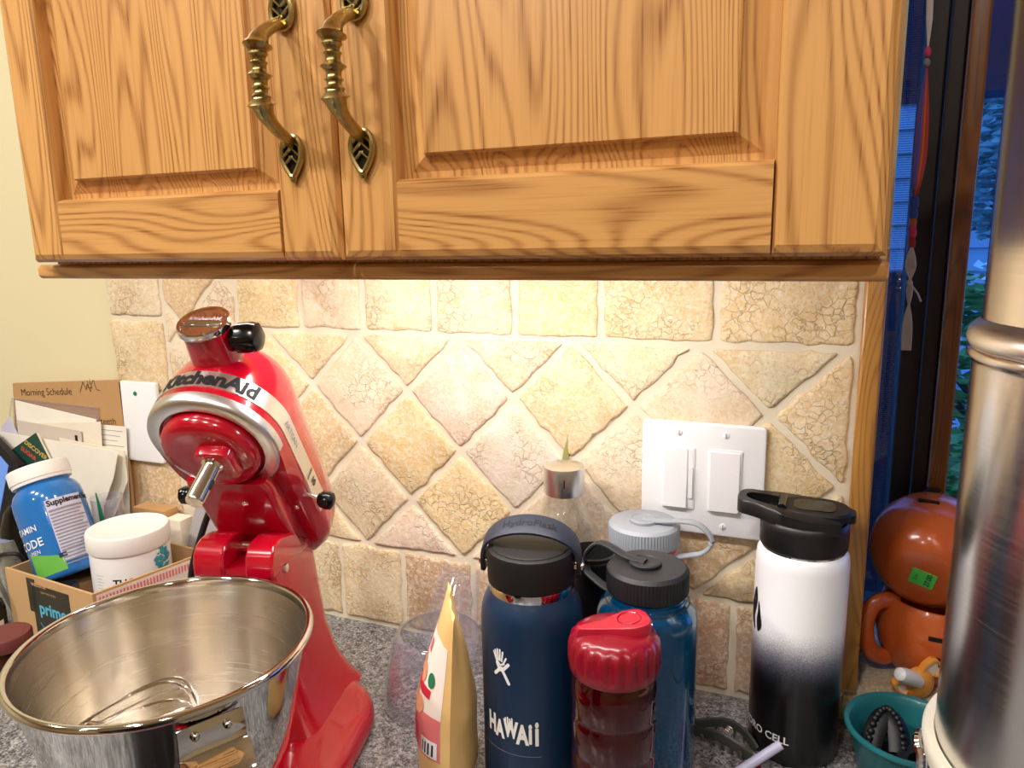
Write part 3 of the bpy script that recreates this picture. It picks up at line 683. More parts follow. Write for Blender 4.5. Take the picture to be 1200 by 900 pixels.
# ================================================================== BOTTLES
FA = atan2(-.764+.190, .445-.226)     # direction from the navy bottle towards the room
M['navy'] = plain('navy_powder_coat', S(14, 42, 70), .38, 0, .5, .1, grain=.25, tint_noise=.03)
M['navystrap'] = plain('slate_strap', S(34, 40, 56), .5)
nb = thing('navy_bottle', 'navy insulated bottle with black lid and carry strap, beside the snack bag', 'bottle', (.2265, -.190, 0))
obj('body', lathe([(0, 0), (.043, 0), (.0452, .002), (.0455, .006), (.0455, .160), (.0448, .172), (.0425, .181), (.0395, .187), (.0380, .190), (0, .190)], 64), 'navy', nb, ang=60)
obj('steel_collar', lathe([(.0372, .188), (.0378, .189), (.0378, .1975), (.0368, .198), (0, .198)], 56), 'steel_pol', nb)
obj('lid', lathe([(.0360, .1975), (.0385, .1985), (.0388, .203), (.0388, .224), (.0380, .2275), (.0355, .2290), (0, .2292)], 64), 'black_soft', nb)
obj('lid_top', lathe([(.0340, .2286), (.0345, .2296), (.0330, .2305), (0, .2302)], 56), 'black_soft', nb)
# strap: arch over the lid
sa = FA+pi/2-.18; ax_ = Vector((cos(sa), sin(sa), 0)); pn = Vector((-sin(sa), cos(sa), 0))
LEAN = -.0050; UP = (Vector((0, 0, 1))-pn*.42).normalized(); WD = (pn+Vector((0, 0, .42))).normalized()
arch = []
for i in range(33):
    t = pi*i/32; u = -cos(t); k = .0425*u*(1-.06*(1-abs(u))); z = .2165+.0330*sin(t)**.75
    lean = LEAN; c = ax_*k + Vector((0, 0, z)) + pn*lean*sin(t)
    nrm = (ax_*(u*1.0)+UP*sin(t)).normalized(); wd = .0115-.003*abs(u)**3; pw = WD if sin(t) > .25 else pn.lerp(WD, sin(t)/.25)
    arch.append([tuple(c+pw*s*wd+nrm*q) for s, q in ((-1, -.0012), (-1, .0012), (-.8, .0018), (.8, .0018), (1, .0012), (1, -.0012))])
st = obj('strap', loft(arch), 'navystrap', nb, ang=40)
for sg in (-1, 1):
    e = ax_*sg*.0425
    obj('strap_end', aim(rbox(-.008, .008, -.0085, .012, -.0015, .0018, .006, 2, .0006), (e.x, e.y, .2110), (ax_.x*sg, ax_.y*sg, 0)), 'black', nb)
    obj('strap_pin', aim(lathe([(0, -.004), (.0035, -.004), (.0035, .0035), (.0025, .0045), (0, .0048)], 16), (e.x, e.y, .2110), (ax_.x*sg, ax_.y*sg, 0)), 'steel_pol', nb)
def on_arch(x, y, z):
    # x along the arch (metres from its crown), y across
    t = pi/2+x/.0385; u = -cos(t); k = .0425*u*(1-.06*(1-abs(u))); zz = .2165+.0330*sin(t)**.75
    nrm = (ax_*u+UP*sin(t)).normalized(); c = ax_*k+Vector((0, 0, zz))+pn*(LEAN*sin(t))+WD*(y)+nrm*.0023
    return tuple(c)
obj('strap_lettering', xf(text_vf('HydroFlask', .0098, .0001, .003), lambda x, y, z: on_arch(x, y, z)), 'ink', st)
k = .000190
def emb(px, py): return ((px-186)*k, (310-py)*k)
E_ = [((150, 238), (158, 280)), ((163, 230), (168, 280)), ((178, 228), (177, 280)), ((194, 236), (187, 282)), ((211, 262), (196, 292)), ((140, 248), (160, 292)),
      ((158, 285), (180, 303)), ((180, 303), (200, 292)), ((222, 290), (192, 324)), ((160, 296), (174, 326)), ((174, 326), (192, 326)), ((176, 322), (148, 352)), ((190, 326), (206, 352)), ((206, 352), (223, 383)), ((180, 316), (190, 316))]
obj('hand_emblem', onto_cyl(strokes([(emb(*a), emb(*b), (.0030 if i > 7 else .0017)) for i, (a, b) in enumerate(E_)], .0015), .0458, FA-.62, .1335), 'white', nb)
def hawaii():
    out = []; x = -.0235
    for ch, sz, dx, dy in (('H', .0225, .0108, 0.0015), ('A', .0205, .0098, -.001), ('W', .0195, .0128, .0020), ('A', .0235, .0108, -.0012), ('i', .0245, .0056, .0004), ('i', .0300, .0055, .0005)):
        t = text_vf(ch, sz, .0011, .002, align='LEFT'); t = xf(t, lambda a, b, c: (a*.62+x, b*1.08+dy, c)); out.append(t); x += dx*.95
    fing = [((-.0020+i*.0021, .003), (-.0026+i*.0021, .0125+.0010*(i % 2)), .0014) for i in range(4)]
    out.append(strokes(fing, .0018)); return join(*out)
obj('lettering', onto_cyl(hawaii(), .0458, FA-.50, .0735), 'white_matt', nb)
obj('white_line', onto_cyl(xf(plane_quads(-.03, .03, -.0002, .0002, 12), lambda x, y, z: (x, y, z)), .0458, FA-.5, .0525), 'inkgrey', nb)

def ribs(n, d, z0, z1): return lambda a, r, z: r*(1+d*(1 if (int(a/(2*pi)*n*2+.5) % 2) else -1)) if z0 <= z <= z1 else r
def shell(outer, t=.0014):
    """closed thin wall from an outer profile listed from bottom to mouth"""
    inn = [(max(0, r-t) if r > 0 else 0, z+(t if i < 3 else 0)) for i, (r, z) in enumerate(outer)]
    return outer + inn[::-1]
M['bluepc'] = clear('clear_blue_plastic', (.36, .74, .90, 1), .03, 1.5, S(4, 92, 140), .26)
M['pinkpc'] = clear('clear_pink_plastic', (.93, .60, .70, 1), .03, 1.5, S(215, 110, 140), .12)
M['redpc'] = clear('clear_maroon_plastic', (.60, .05, .09, 1), .04, 1.5, S(110, 4, 20), .14)
M['clear'] = clear('clear_plastic', (.95, .95, .975, 1), .04, 1.5, S(214, 212, 232), .06)
M['glass'] = clear('clear_glass', (.965, .975, .965, 1), .0, 1.5)
M['greylid'] = plain('grey_lid_plastic', S(150, 156, 164), .5); M['blacklid'] = plain('charcoal_lid_plastic', S(32, 34, 38), .5, grain=.2)
def wide_bottle(name, label, loc, wall, lid, strap, disc_dir):
    t = thing(name, label, 'bottle', loc)
    obj('body', lathe(shell([(0, .0), (.039, 0), (.0430, .003), (.0444, .010), (.0444, .160), (.0438, .169), (.0405, .176), (.0345, .181), (.0330, .183), (.0330, .188)], .0016), 64), wall, t, ang=60)
    obj('neck', lathe([(.0325, .180), (.0345, .1815), (.0345, .184), (.0322, .1850), (.0338, .1865), (.0322, .188), (.030, .190)], 48), wall, t)
    obj('lid', lathe([(.0300, .1880), (.0352, .1885), (.0355, .1895), (.0355, .2075), (.0342, .2090), (.0325, .2105), (.0, .2108)], 144, ribs(72, .012, .1890, .2076)), lid, t, ang=30)
    a = disc_dir; d = Vector((cos(a), sin(a), 0)); pts_ = strap(d)
    obj('strap_loop', tube(crom(pts_, 7), .0044, 10, flat=(.5, 1.15), up=(0, 0, 1)), lid, t)
    obj('strap_disc', mv(lathe([(0, .2100), (.0135, .2100), (.0140, .2110), (.0140, .2135), (.0125, .2143), (.0118, .2136), (.0060, .2136), (.0045, .2128), (0, .2128)], 36), pts_[0][0], pts_[0][1], 0), lid, t)
    obj('strap_ring', lathe([(.0338, .1760), (.0368, .1765), (.0370, .1795), (.0338, .1800)], 48), lid, t)
    return t
wide_bottle('blue_bottle', 'translucent blue water bottle with charcoal ribbed lid and strap', (.3235, -.1575, 0), 'bluepc', 'blacklid',
    lambda d: [(-.002, .000, .2130), (-.020, .004, .2140), (-.038, .014, .2170), (-.050, .018, .2165), (-.060, .020, .2070), (-.063, .020, .1960), (-.060, .018, .1870), (-.050, .014, .1815), (-.040, .009, .1785), (-.034, .006, .1780)], 0)
wide_bottle('pink_bottle', 'translucent pink water bottle with grey ribbed lid and loop', (.2985, -.0560, 0), 'pinkpc', 'greylid',
    lambda d: [(.000, -.002, .2130), (.018, -.004, .2140), (.036, -.006, .2170), (.054, -.008, .2170), (.066, -.009, .2080), (.068, -.009, .1980), (.060, -.008, .1880), (.048, -.006, .1830), (.034, -.004, .1780)], 0)
# ---- maroon bottle with flip spout lid, front
mb = thing('maroon_bottle', 'short maroon bottle with red ribbed flip-spout lid, in front', 'bottle', (.3130, -.2330, 0))
up = lambda vf: xf(vf, lambda x, y, z: (x, y, z*(1.12 if z < .128 else 1.0)+(.01536 if z >= .128 else 0)))
obj('body', up(lathe(shell([(0, 0), (.030, 0), (.0330, .003), (.0342, .010), (.0342, .046), (.0334, .048), (.0342, .050), (.0342, .074), (.0334, .076), (.0342, .078), (.0342, .102), (.0334, .104), (.0342, .106), (.0342, .128), (.0325, .134), (.0305, .138), (.0305, .146)], .0016), 56)), 'redpc', mb, ang=60)
obj('drink', up(lathe([(0, .004), (.029, .004), (.0322, .008), (.0322, .126), (0, .126)], 40)), plain('dark_red_drink', S(74, 4, 14), .2), mb)
M['redlid'] = plain('red_lid_plastic', S(132, 8, 32), .28, 0, .5, .3); M['redlid2'] = plain('bright_red_spout', S(178, 28, 50), .38)
def mlid(a, r, z):
    return r*(1+.060*(abs(cos(10*a))**1.2)-.03) if .142 < z < .1665 else r
obj('lid', up(lathe([(.0300, .138), (.0345, .138), (.0360, .1405), (.0362, .1480), (.0360, .1600), (.0345, .1655), (.0315, .1690), (.0270, .1715), (.0, .1735)], 132, mlid)), 'redlid', mb, ang=50)
spd = Vector((cos(.55), sin(.55), 0)); spn = Vector((-spd.y, spd.x, 0))
def spout(k, z0):
    P_ = [(-.031, .0030), (-.020, .0055), (-.008, .0080), (.004, .0125), (.014, .0150), (.024, .0130), (.029, .006)]
    L = crom([(u, w_, 0) for u, w_ in P_], 4); R_ = [(u, -w_) for u, w_, _ in L[::-1]]; pl = [(u, w_) for u, w_, _ in L]+R_
    return [tuple(spd*(u*k)+spn*(w_*k)+Vector((0, 0, z0(u)))) for u, w_ in pl]
obj('flip_spout', up(loft([spout(1, lambda u: .1690), spout(1.0, lambda u: .1745+.10*max(0, u+.01)), spout(.96, lambda u: .1765+.10*max(0, u+.01)), spout(.80, lambda u: .1772+.10*max(0, u+.01))])), 'redlid2', mb, ang=35)
obj('spout_ring', up(mv(xf(lathe([(.0085, 0), (.0092, .0008), (.0098, 0)], 30), lambda x, y, z: (x, y, z+.10*(x*spd.x+y*spd.y))), spd.x*.012, spd.y*.012, .1797)), 'redlid', mb)
# ---- clear glass bottle with steel cap
gb = thing('glass_bottle', 'clear glass bottle with brushed steel cap, against the tiles', 'bottle', (.2130, -.0540, 0))
obj('body', lathe(shell([(0, 0), (.036, 0), (.0400, .003), (.0415, .010), (.0415, .150), (.0405, .170), (.0370, .187), (.0300, .203), (.0240, .213), (.0205, .221), (.0195, .228), (.0195, .236)], .0018), 56), 'glass', gb, ang=60)
obj('cap', lathe([(.0195, .2300), (.0212, .2305), (.0216, .232), (.0216, .2570), (.0210, .2595), (.0185, .2605), (0, .2606)], 48), 'satin', gb, ang=30)
M['strapgreen'] = plain('olive_leaf', S(150, 146, 84), .6)
obj('cap_mark', onto_cyl(plane_quads(-.0006, .0006, -.0045, .0045, 1), .0218, -1.25, .246), 'ink', gb)
lf = tag(obj('dried_leaf', xf(loft([[(x*.4, y, z) for x, y in ((-w_, 0), (0, -.0006), (w_, 0), (0, .0006))] for z, w_ in ((0, .0035), (.02, .0075), (.045, .009), (.065, .005), (.075, .0008))]), lambda x, y, z: (x+.12*z, y+.02*z, z)), 'strapgreen', loc=(.1935, -.008, .2060)), 'small olive dried leaf stuck on the tiles behind the steel cap', 'leaf')
# ---- open black cup between the bottles
cu_ = thing('black_cup', 'open black cup standing between the navy and blue bottles', 'cup', (.2590, -.1075, 0))
obj('body', lathe([(0, 0), (.0200, 0), (.0212, .002), (.0225, .186), (.0235, .190), (.0235, .193), (.0215, .194), (.0205, .190), (.0195, .010), (0, .010)], 44), 'black', cu_)
obj('rim_ring', lathe([(.0236, .1860), (.0250, .1865), (.0250, .1890), (.0236, .1895)], 44), 'black_soft', cu_)

# ---- white to black ombre bottle with black flip lid
def ombre():
    t = NT('white_to_black_coat'); c = t.coord(); sx = t.n('ShaderNodeSeparateXYZ'); t.l(c, sx.inputs[0])
    wn = t.n('ShaderNodeTexWhiteNoise', noise_dimensions='3D'); sn = t.n('ShaderNodeVectorMath', operation='SNAP'); sn.inputs[1].default_value = (.0004,)*3; t.l(c, sn.inputs[0]); t.l(sn.outputs[0], wn.inputs['Vector'])
    z = t.math('ADD', sx.outputs[2], t.math('MULTIPLY', t.math('SUBTRACT', wn.outputs[0], .5), .016))
    z = t.math('ADD', z, t.math('MULTIPLY', t.noise(c, 14, 2), .022))
    t.l(t.ramp(t.math('DIVIDE', z, .22), [(.40, S(10, 10, 12)), (.46, S(40, 40, 50)), (.54, S(112, 112, 126)), (.66, S(234, 234, 238))]), t.b.inputs['Base Color'])
    t.p(Roughness=.32, Coat_Weight=.25); return t.m
M['ombre'] = ombre()
ob = thing('ombre_bottle', 'tall bottle fading from white to black with black carry lid', 'bottle', (.4490, -.0580, 0))
obj('body', lathe([(0, 0), (.039, 0), (.0412, .002), (.0415, .006), (.0415, .193), (.0405, .202), (.0385, .2055), (.0370, .2070), (0, .207)], 72), 'ombre', ob, ang=60)
obj('steel_lip', lathe([(.0360, .2055), (.0375, .2065), (.0378, .2082), (.0360, .2085)], 48), 'steel_pol', ob)
obj('lid', lathe([(.0350, .2082), (.0378, .2082), (.0388, .2100), (.0392, .2280), (.0388, .2330), (.0370, .2352), (0, .2350)], 64), 'black', ob)
VA = atan2(-.764+.058, .445-.449)
rg = Vector((cos(VA+pi/2), sin(VA+pi/2), 0)); nr = Vector((cos(VA), sin(VA), 0))     # right and towards the room
def lp(u, v, z): return tuple(rg*u+nr*v+Vector((0, 0, z)))
# carry loop: a racetrack ring leaving the lid to the left, sloping up
lo_, li_ = [], []
outl = [(.030, .0300), (.010, .0345), (-.020, .0300), (-.040, .0215), (-.0530, .0185), (-.0590, .0120), (-.0605, 0)]
outl = crom([(u, v, 0) for u, v in outl], 4); outl = [(u, v) for u, v, _ in outl] + [(u, -v) for u, v, _ in outl[::-1][1:]]
inl = crom([(-.0120, .0150, 0), (-.026, .0145, 0), (-.042, .0120, 0), (-.0505, .0070, 0), (-.0525, 0, 0)], 4); inl = [(u, v) for u, v, _ in inl]+[(u, -v) for u, v, _ in inl[::-1][1:]]
def zt(u): return .2440+.0065*min(1, max(0, (-u-.0)/.05)) if u < 0 else .2440-.02*u
n1 = len(outl)
def resample(pl, n):
    P_ = [Vector(p) for p in pl]; L = [0]
    for a, b in zip(P_, P_[1:]): L.append(L[-1]+(b-a).length)
    out = []
    for i in range(n):
        s_ = L[-1]*i/(n-1); j = max(0, min(len(L)-2, next((q for q in range(len(L)-1) if L[q+1] >= s_-1e-9), len(L)-2))); f_ = (s_-L[j])/max(L[j+1]-L[j], 1e-9); p = P_[j].lerp(P_[j+1], f_); out.append((p.x, p.y))
    return out
O_, I_ = resample(outl, 40), resample(inl, 40)
rings = []
for a, b in zip(O_, I_):
    m_ = ((a[0]*.12+b[0]*.88), (a[1]*.12+b[1]*.88)); th = .013
    rings.append([lp(a[0], a[1], zt(a[0])-th), lp(a[0]*1.0, a[1], zt(a[0])-.0015), lp(a[0]*.98, a[1]*.95, zt(a[0])), lp(b[0]*.97+a[0]*.03, b[1]*.95, zt(b[0])), lp(b[0], b[1], zt(b[0])-.0015), lp(b[0], b[1], zt(b[0])-th+.002)])
obj('carry_loop', loft(rings), 'black', ob, ang=45)
obj('lid_deck', loft([[lp(u*k_, v*k_, z_) for u, v in rpoly(-.0330, .0340, -.0315, .0315, .028, 8)] for z_, k_ in ((.232, 1.0), (.2380, 1.0), (.2405, .97))]), 'black', ob)
obj('mouth_flap', loft([[lp(u*k_+.006, v*k_, z_+.0-.01*u) for u, v in rpoly(-.028, .034, -.0235, .0235, .020, 8)] for z_, k_ in ((.2395, 1), (.2445, 1), (.2465, .93))]), 'black_soft', ob)
obj('flap_recess', loft([[lp(u, v, z_) for u, v in rpoly(-.010, .026, -.0145, .0145, .008, 5)] for z_ in (.2460, .2471)]), 'black_gloss', ob)
obj('flap_hinge', tube([lp(-.020, -.016, .2462), lp(-.020, .016, .2462)], .0042, 12), 'black_gloss', ob)
obj('thumb_tab', loft([[lp(u, v*k_, z_) for u, v in rpoly(.0280, .0430, -.012, .012, .007, 5)] for z_, k_ in ((.2365, .95), (.2385, 1), (.2425, 1), (.2440, .92))]), 'black', ob)
FL = VA-1.15
fs = 1.5
fl1 = crom([(.0, .020, 0), (-.0042, .012, 0), (-.0062, .004, 0), (-.0050, -.004, 0), (.0005, -.009, 0), (-.0010, -.001, 0), (.0012, .006, 0), (.0022, .013, 0)], 4, True)
fl2 = crom([(.0040, .012, 0), (.0030, .004, 0), (.0022, -.002, 0), (.0040, -.0085, 0), (.0078, -.0040, 0), (.0066, .003, 0)], 4, True)
obj('flame_emblem', onto_cyl(xf(join((fl1, [tuple(range(len(fl1)))]), (fl2, [tuple(range(len(fl2)))])), lambda x, y, z: (x*fs, y*fs, z)), .0419, FL, .1370), 'ink', ob)
obj('side_lettering', onto_cyl(text_vf('HYDRO CELL', .0105, .0002, .003), .0419, VA-.80, .0270), 'white', ob)

# ================================================================== RIGHT SIDE: filter urn, pots, bowl and small things
fl = thing('water_filter', 'tall two-tier brushed steel water filter at the right edge', 'water filter', (.6550, -.1950, .109))
fz = .109
M['offwhite'] = plain('offwhite_ring', S(232, 226, 208), .45)
obj('lower_chamber', lathe([(0, .010), (.1040, .010), (.1065, .014), (.1080, .022), (.1080, 0.2970), (.1085, 0.2990), (.1098, 0.3002), (.1115, 0.3020), (.1120, 0.3045), (.1112, 0.3072), (.1098, 0.3082), (.1085, 0.3085)], 96), 'steel_filter', fl, ang=50)
obj('joint_rim', lathe([(.1080, 0.3085), (.1105, 0.3088), (.1120, 0.3115), (.1126, 0.3145), (.1112, 0.3200), (.1080, 0.3240), (.1050, 0.3265)], 96), 'satin', fl, ang=60)
obj('upper_chamber', lathe([(.1030, 0.3255), (.1045, 0.3265), (.1045, 0.5540), (.1050, 0.5590), (0, 0.5590)], 96), 'steel_filter', fl, ang=50)
obj('base_ring', lathe([(0, -.012), (.098, -.012), (.1090, -.008), (.1140, .002), (.1160, .012), (.1160, .0170), (.1145, .020), (.1085, .0185), (.106, .013), (0, .012)], 80), 'offwhite', fl)
ws = thing('wire_stand', 'chrome wire stand under the water filter', 'stand', (.6550, -.1950, 0))
circ_ = lambda r, z, n=40: [(r*cos(2*pi*i/n), r*sin(2*pi*i/n), z) for i in range(n)]
obj('top_ring', tube(circ_(.1065, .0925), .0036, 8, True), 'chrome', ws); obj('foot_ring', tube(circ_(.112, .0040), .0036, 8, True), 'chrome', ws)
for k in range(4):
    a = radians(162+k*90); e = .10
    q = [(.114*cos(a-e), .114*sin(a-e), .004), (.114*cos(a-e), .114*sin(a-e), .083), (.1185*cos(a-e*.6), .1185*sin(a-e*.6), .099), (.1185*cos(a+e*.6), .1185*sin(a+e*.6), .099), (.114*cos(a+e), .114*sin(a+e), .083), (.114*cos(a+e), .114*sin(a+e), .004)]
    obj('leg', tube(crom(q, 4), .0036, 8), 'chrome', ws)
# ---- terracotta pots stacked on the ledge
def terra():
    t = NT('glazed_terracotta'); c = t.coord(); a = t.noise(c, 22, 4, .6); b = t.noise(c, 160, 3)
    t.l(t.mix(a, S(196, 84, 34), S(228, 116, 56)), t.b.inputs['Base Color']); t.p(Roughness=.24, Coat_Weight=.6, Coat_Roughness=.12)
    t.bump(t.math('ADD', a, t.math('MULTIPLY', b, .35)), .45, .0015); return t.m
M['terra'] = terra(); M['slot'] = plain('dark_slot', S(22, 16, 14), .8)
PB = (.5800, .0560, .0392)
lpot = thing('terracotta_mug', 'lower glazed terracotta pot with handle and slots, on the stone ledge', 'pot', PB)
prof_o = [(0, 0), (.030, 0), (.036, .003), (.046, .016), (.0535, .034), (.0560, .050), (.0550, .066), (.0510, .080), (.0490, .084), (.0480, .086), (.0460, .086), (.0450, .083), (.050, .066), (.0520, .05), (.0490, .034), (.040, .016), (.030, .007), (0, .006)]
obj('body', lathe(prof_o, 56), 'terra', lpot, ang=60)
pa = radians(206); pdx = Vector((cos(pa), sin(pa), 0))
hnd = [pdx*r+Vector((0, 0, z)) for r, z in ((.044, .0780), (.056, .0830), (.068, .0760), (.0735, .060), (.0720, .042), (.0650, .026), (.052, .0190), (.046, .020))]
obj('handle', tube(crom(hnd, 5), .0088, 12, flat=(1.0, .72)), 'terra', lpot)
def pot_slots(r, z, items):
    out = []
    for a, dz, wd, hg in items: out.append(onto_cyl(plane_quads(-wd/2, wd/2, -hg/2, hg/2, 6), r, radians(a), z+dz))
    return out
for v in pot_slots(.0567, .050, [(268, .014, .021, .0046), (275, .0075, .010, .0030), (270, -.0060, .017, .0030), (273, -.0125, .010, .0030)]): obj('slot', v, 'slot', lpot)
upot = thing('terracotta_pot', 'upper terracotta pot tipped over with green price sticker on base', 'pot', (.5700, .0560, .1690), (radians(-74), 0, radians(-14)))
obj('body', lathe([(0, -.0420), (.0290, -.0420), (.0340, -.0405), (.0440, -.0320), (.0535, -.0150), (.0575, .004), (.0560, .022), (.0500, .038), (.0470, .042), (.0440, .042), (.047, .036), (.0520, .02), (.0535, .004), (.05, -.014), (.041, -.030), (.030, -.037), (0, -.037)], 56), 'terra', upot, ang=60)
M['sticker'] = plain('green_sticker', S(92, 226, 92), .6, tint_noise=.02)
stk = obj('price_sticker', rotz(mv(rbox(-.0110, .0110, -.0090, .0090, -.0426, -.0421, .0006), 0, 0, 0), .25), 'sticker', upot)
obj('sticker_print', rotz(xf(join(mv(rotz(text_vf('27.00', .0068, .0001), pi/2), .0052, .000, 0), mv(rotz(text_vf('216', .0048, 0), pi/2), -.0060, -.001, 0)), lambda x, y, z: (x, -y, -.0428)), .25), 'ink', upot)
obj('slot', mv(rotx(rbox(-.0095, .0095, -.0020, .0020, -.0010, .0012, .0015), radians(-90)), -.004, -.0575, .008), 'slot', upot)
# ---- teal tub with dark things
M['teal'] = plain('teal_plastic', S(30, 106, 112), .35, 0, .5, .2); 
tb = thing('teal_tub', 'teal plastic tub with dark toy parts, below the stone ledge', 'tub', (.5445, -.0870, 0))
obj('body', lathe([(0, .0), (.034, 0), (.037, .003), (.0465, .052), (.0490, .055), (.0520, .0560), (.0525, .058), (.0515, .0605), (.0490, .0605), (.0470, .0580), (.0445, .052), (.0350, .006), (0, .005)], 64), 'teal', tb, ang=60)
M['darktoy'] = plain('dark_navy_plastic', S(8, 8, 13), .5)
r_ = random.Random(3)
gears = thing('toy_track', 'dark toothed plastic toy track lying in the teal tub', 'toy', (.527, -.084, .030))
obj('track', xf(join(tube(crom([(-.012, -.010, .006), (-.006, .004, .020), (.002, .012, .026), (.010, .004, .020), (.012, -.010, .006)], 5), .0075, 10, flat=(.8, 1.3)), *[ball(p, .0034, 8, 6) for p in crom([(-.014, -.012, .012), (-.008, .004, .027), (.002, .014, .033), (.012, .004, .027), (.015, -.010, .012)], 4)]), lambda x, y, z: (x, y, z)), 'darktoy', gears)
rg_ = tag(obj('toy_hoop', mv(rotx(lathe([(.009, -.004), (.0165, -.0045), (.018, -.002), (.018, .002), (.0165, .0045), (.009, .004), (.009, -.004)], 28), .35), .553, -.103, .0355), 'darktoy'), 'dark ring-shaped toy hoop lying in the teal tub', 'toy')
tag(obj('toy_brick', xf(rbox(-.014, .014, -.010, .010, 0, .016, .004, 2, .002), lambda x, y, z: (x*.8-y*.6+.540, x*.6+y*.8-.066, z+.0085)), 'darktoy'), 'small dark block lying at the back of the teal tub', 'toy')
# ---- orange and white fox toy
M['orange'] = plain('orange_plastic', S(240, 160, 66), .45); M['peach'] = plain('cream_ear', S(246, 226, 206), .5)
fx = thing('fox_toy', 'small orange toy with white-lined ears and white stub, by the tub', 'toy', (.5640, .0000, .0580), (0, 0, 0))
ex, ez = Vector((.912, .41, 0)), Vector((.03, -.10, .994)); ny_ = ex.cross(ez)
def fp(u, v, w_=0): return tuple(ex*u+ez*v+ny_*w_)
obj('head', xf(lathe([(0, -.006), (.010, -.0055), (.0145, -.002), (.0150, .003), (.0120, .0070), (.006, .009), (0, .0095)], 28), lambda x, y, z: fp(x*1.0-.002, y*1.15-.002, z)), 'orange', fx)
def ear(c, a, L, wd):
    def e(k, w_): return [fp(c[0]+(u*cos(a)-v*sin(a)), c[1]+(u*sin(a)+v*cos(a)), w_) for u, v in [(x*k, .004+(y-.004)*k) for x, y in crom([(-wd, 0, 0), (-wd*.75, L*.6, 0), (0, L, 0), (wd*.75, L*.6, 0), (wd, 0, 0)], 4) for x, y in ((x, y),)] ] if False else [fp(c[0]+(p[0]*k*cos(a)-(L*.4+(p[1]-L*.4)*k)*sin(a)), c[1]+(p[0]*k*sin(a)+(L*.4+(p[1]-L*.4)*k)*cos(a)), w_) for p in crom([(-wd, 0, 0), (-wd*.75, L*.6, 0), (0, L, 0), (wd*.75, L*.6, 0), (wd, 0, 0)], 4)]
    er = obj('ear', loft([e(1, -.002), e(1.03, .001), e(1, .005), e(.80, .0055), e(.74, .0035)]), 'orange', fx)
    obj('ear_lining', loft([e(.74, .0034), e(.74, .0040)]), 'peach', er)
ear((.006, .008), -.25, .019, .0105); ear((-.012, -.006), 1.25, .018, .0095)
obj('stub', aim(lathe([(0, -.004), (.0072, -.003), (.0078, .004), (.0075, .020), (.0062, .0260), (.0040, .0275), (0, .028)], 20), fp(-.007, .0035, .004), tuple(-ex*.82+ez*.50+ny_*.25)), 'white', fx)
# ---- hanging thread tassel in front of the window
tx, ty = .5285, .070
tobj = lambda nm, vf, m, p, **k: obj(nm, xf(vf, lambda x, y, z: (x+(.235-z)*.062+.002, y, z)), m, p, **k)
ts = thing('hanging_tassel', 'colourful thread tassel hanging in front of the dark window sash', 'tassel', (tx, ty, .425))
def tcol(n, c): M[n] = plain(n, c, .7); return n
cols = [tcol('thread_purple', S(96, 70, 140)), tcol('thread_red', S(186, 62, 50)), tcol('thread_orange', S(206, 110, 60)), tcol('thread_pink', S(220, 70, 120)), tcol('thread_blue', S(60, 90, 190)), tcol('thread_white', S(216, 206, 204))]
tobj('ribbon', tube([(.0025, 0, .335), (.0020, 0, .262), (.0012, 0, .238)], [.0035, .0028, .0008], 8, flat=(1, .4)), 'thread_white', ts)
tobj('bead', join(ball((.001, 0, .2330), (.0030, .003, .005), 12, 8)), 'thread_pink', ts); tobj('bead', ball((.0004, 0, .2235), (.0032, .0032, .004), 12, 8), 'inkgrey', ts)
for i in range(7):
    s_ = (i-3)/3; tobj('thread', tube(crom([(.000, 0, .219), (-.002+s_*.0040, .002*s_, .18), (-.004+s_*.0050, .002*s_, .14), (-.0070+s_*.0025, 0, .110), (-.008, 0, .100)], 5), .0013, 6), cols[[0, 0, 4, 1, 2, 1, 1][i]], ts)
for z, nm, q in ((.096, 'thread_blue', .0042), (.0855, 'thread_blue', .0040), (.0775, 'thread_orange', .0034), (.068, 'thread_pink', .0038), (.058, 'thread_red', .0034)): tobj('wrap', mv(lathe([(0, -.005), (q*.8, -.005), (q, 0), (q*.8, .005), (0, .005)], 12), -.0078+(.1-z)*-.045, 0, z), nm, ts)
for i in range(6):
    s_ = (i-2.5)/2.5; tobj('thread', tube(crom([(-.0098, 0, .054), (-.0105+s_*.004, 0, .035), (-.011-s_*.002, .001*s_, .012), (-.0125+s_*.0032, 0, -.020), (-.0135+s_*.0036, 0, -.049)], 5), .0011, 6), 'thread_white', ts)
tobj('knot', join(ball((-.0112, 0, .018), (.003, .003, .004), 10, 6), tube([(-.011, 0, .018), (-.004, -.001, .008), (-.001, 0, .000)], .001, 6)), 'thread_white', ts)
# ---- hair clip and straw on the counter
M['olive'] = plain('dark_olive_plastic', S(64, 66, 60), .4)
hc = thing('hair_clip', 'dark olive claw hair clip on the counter beside the ombre bottle', 'hair clip', (.3935, -.0860, 0))
for sg in (-1, 1):
    arm = [(-.040, sg*.004, .003+.001*sg), (-.022, sg*.011, .010), (-.004, sg*.013, .015), (.012, sg*.011, .011), (.024, sg*.007, .004)]
    obj('jaw', rotz(tube(crom(arm, 5), [.0035]*5*0 or .0045, 8, flat=(1.2, .45)), -.35), 'olive', hc, ang=30)
    obj('teeth', rotz(join(*[tube([(x, sg*.012, .012-abs(x)*.2), (x+.002, sg*.015, .006), (x+.003, sg*.011, .0012)], [.0022, .0016, .0008], 6) for x in (-.024, -.014, -.004, .006, .016)]), -.35), 'olive', hc)['kind'] = 'stuff'
obj('spring', rotz(tube([(.004*cos(i*.9)-.004, -.008+.016*i/34, .012+.004*sin(i*.9)) for i in range(35)], .0008, 6), -.35), 'satin', hc)
M['straw'] = plain('milky_straw', S(206, 206, 236), .3, trans=.25)
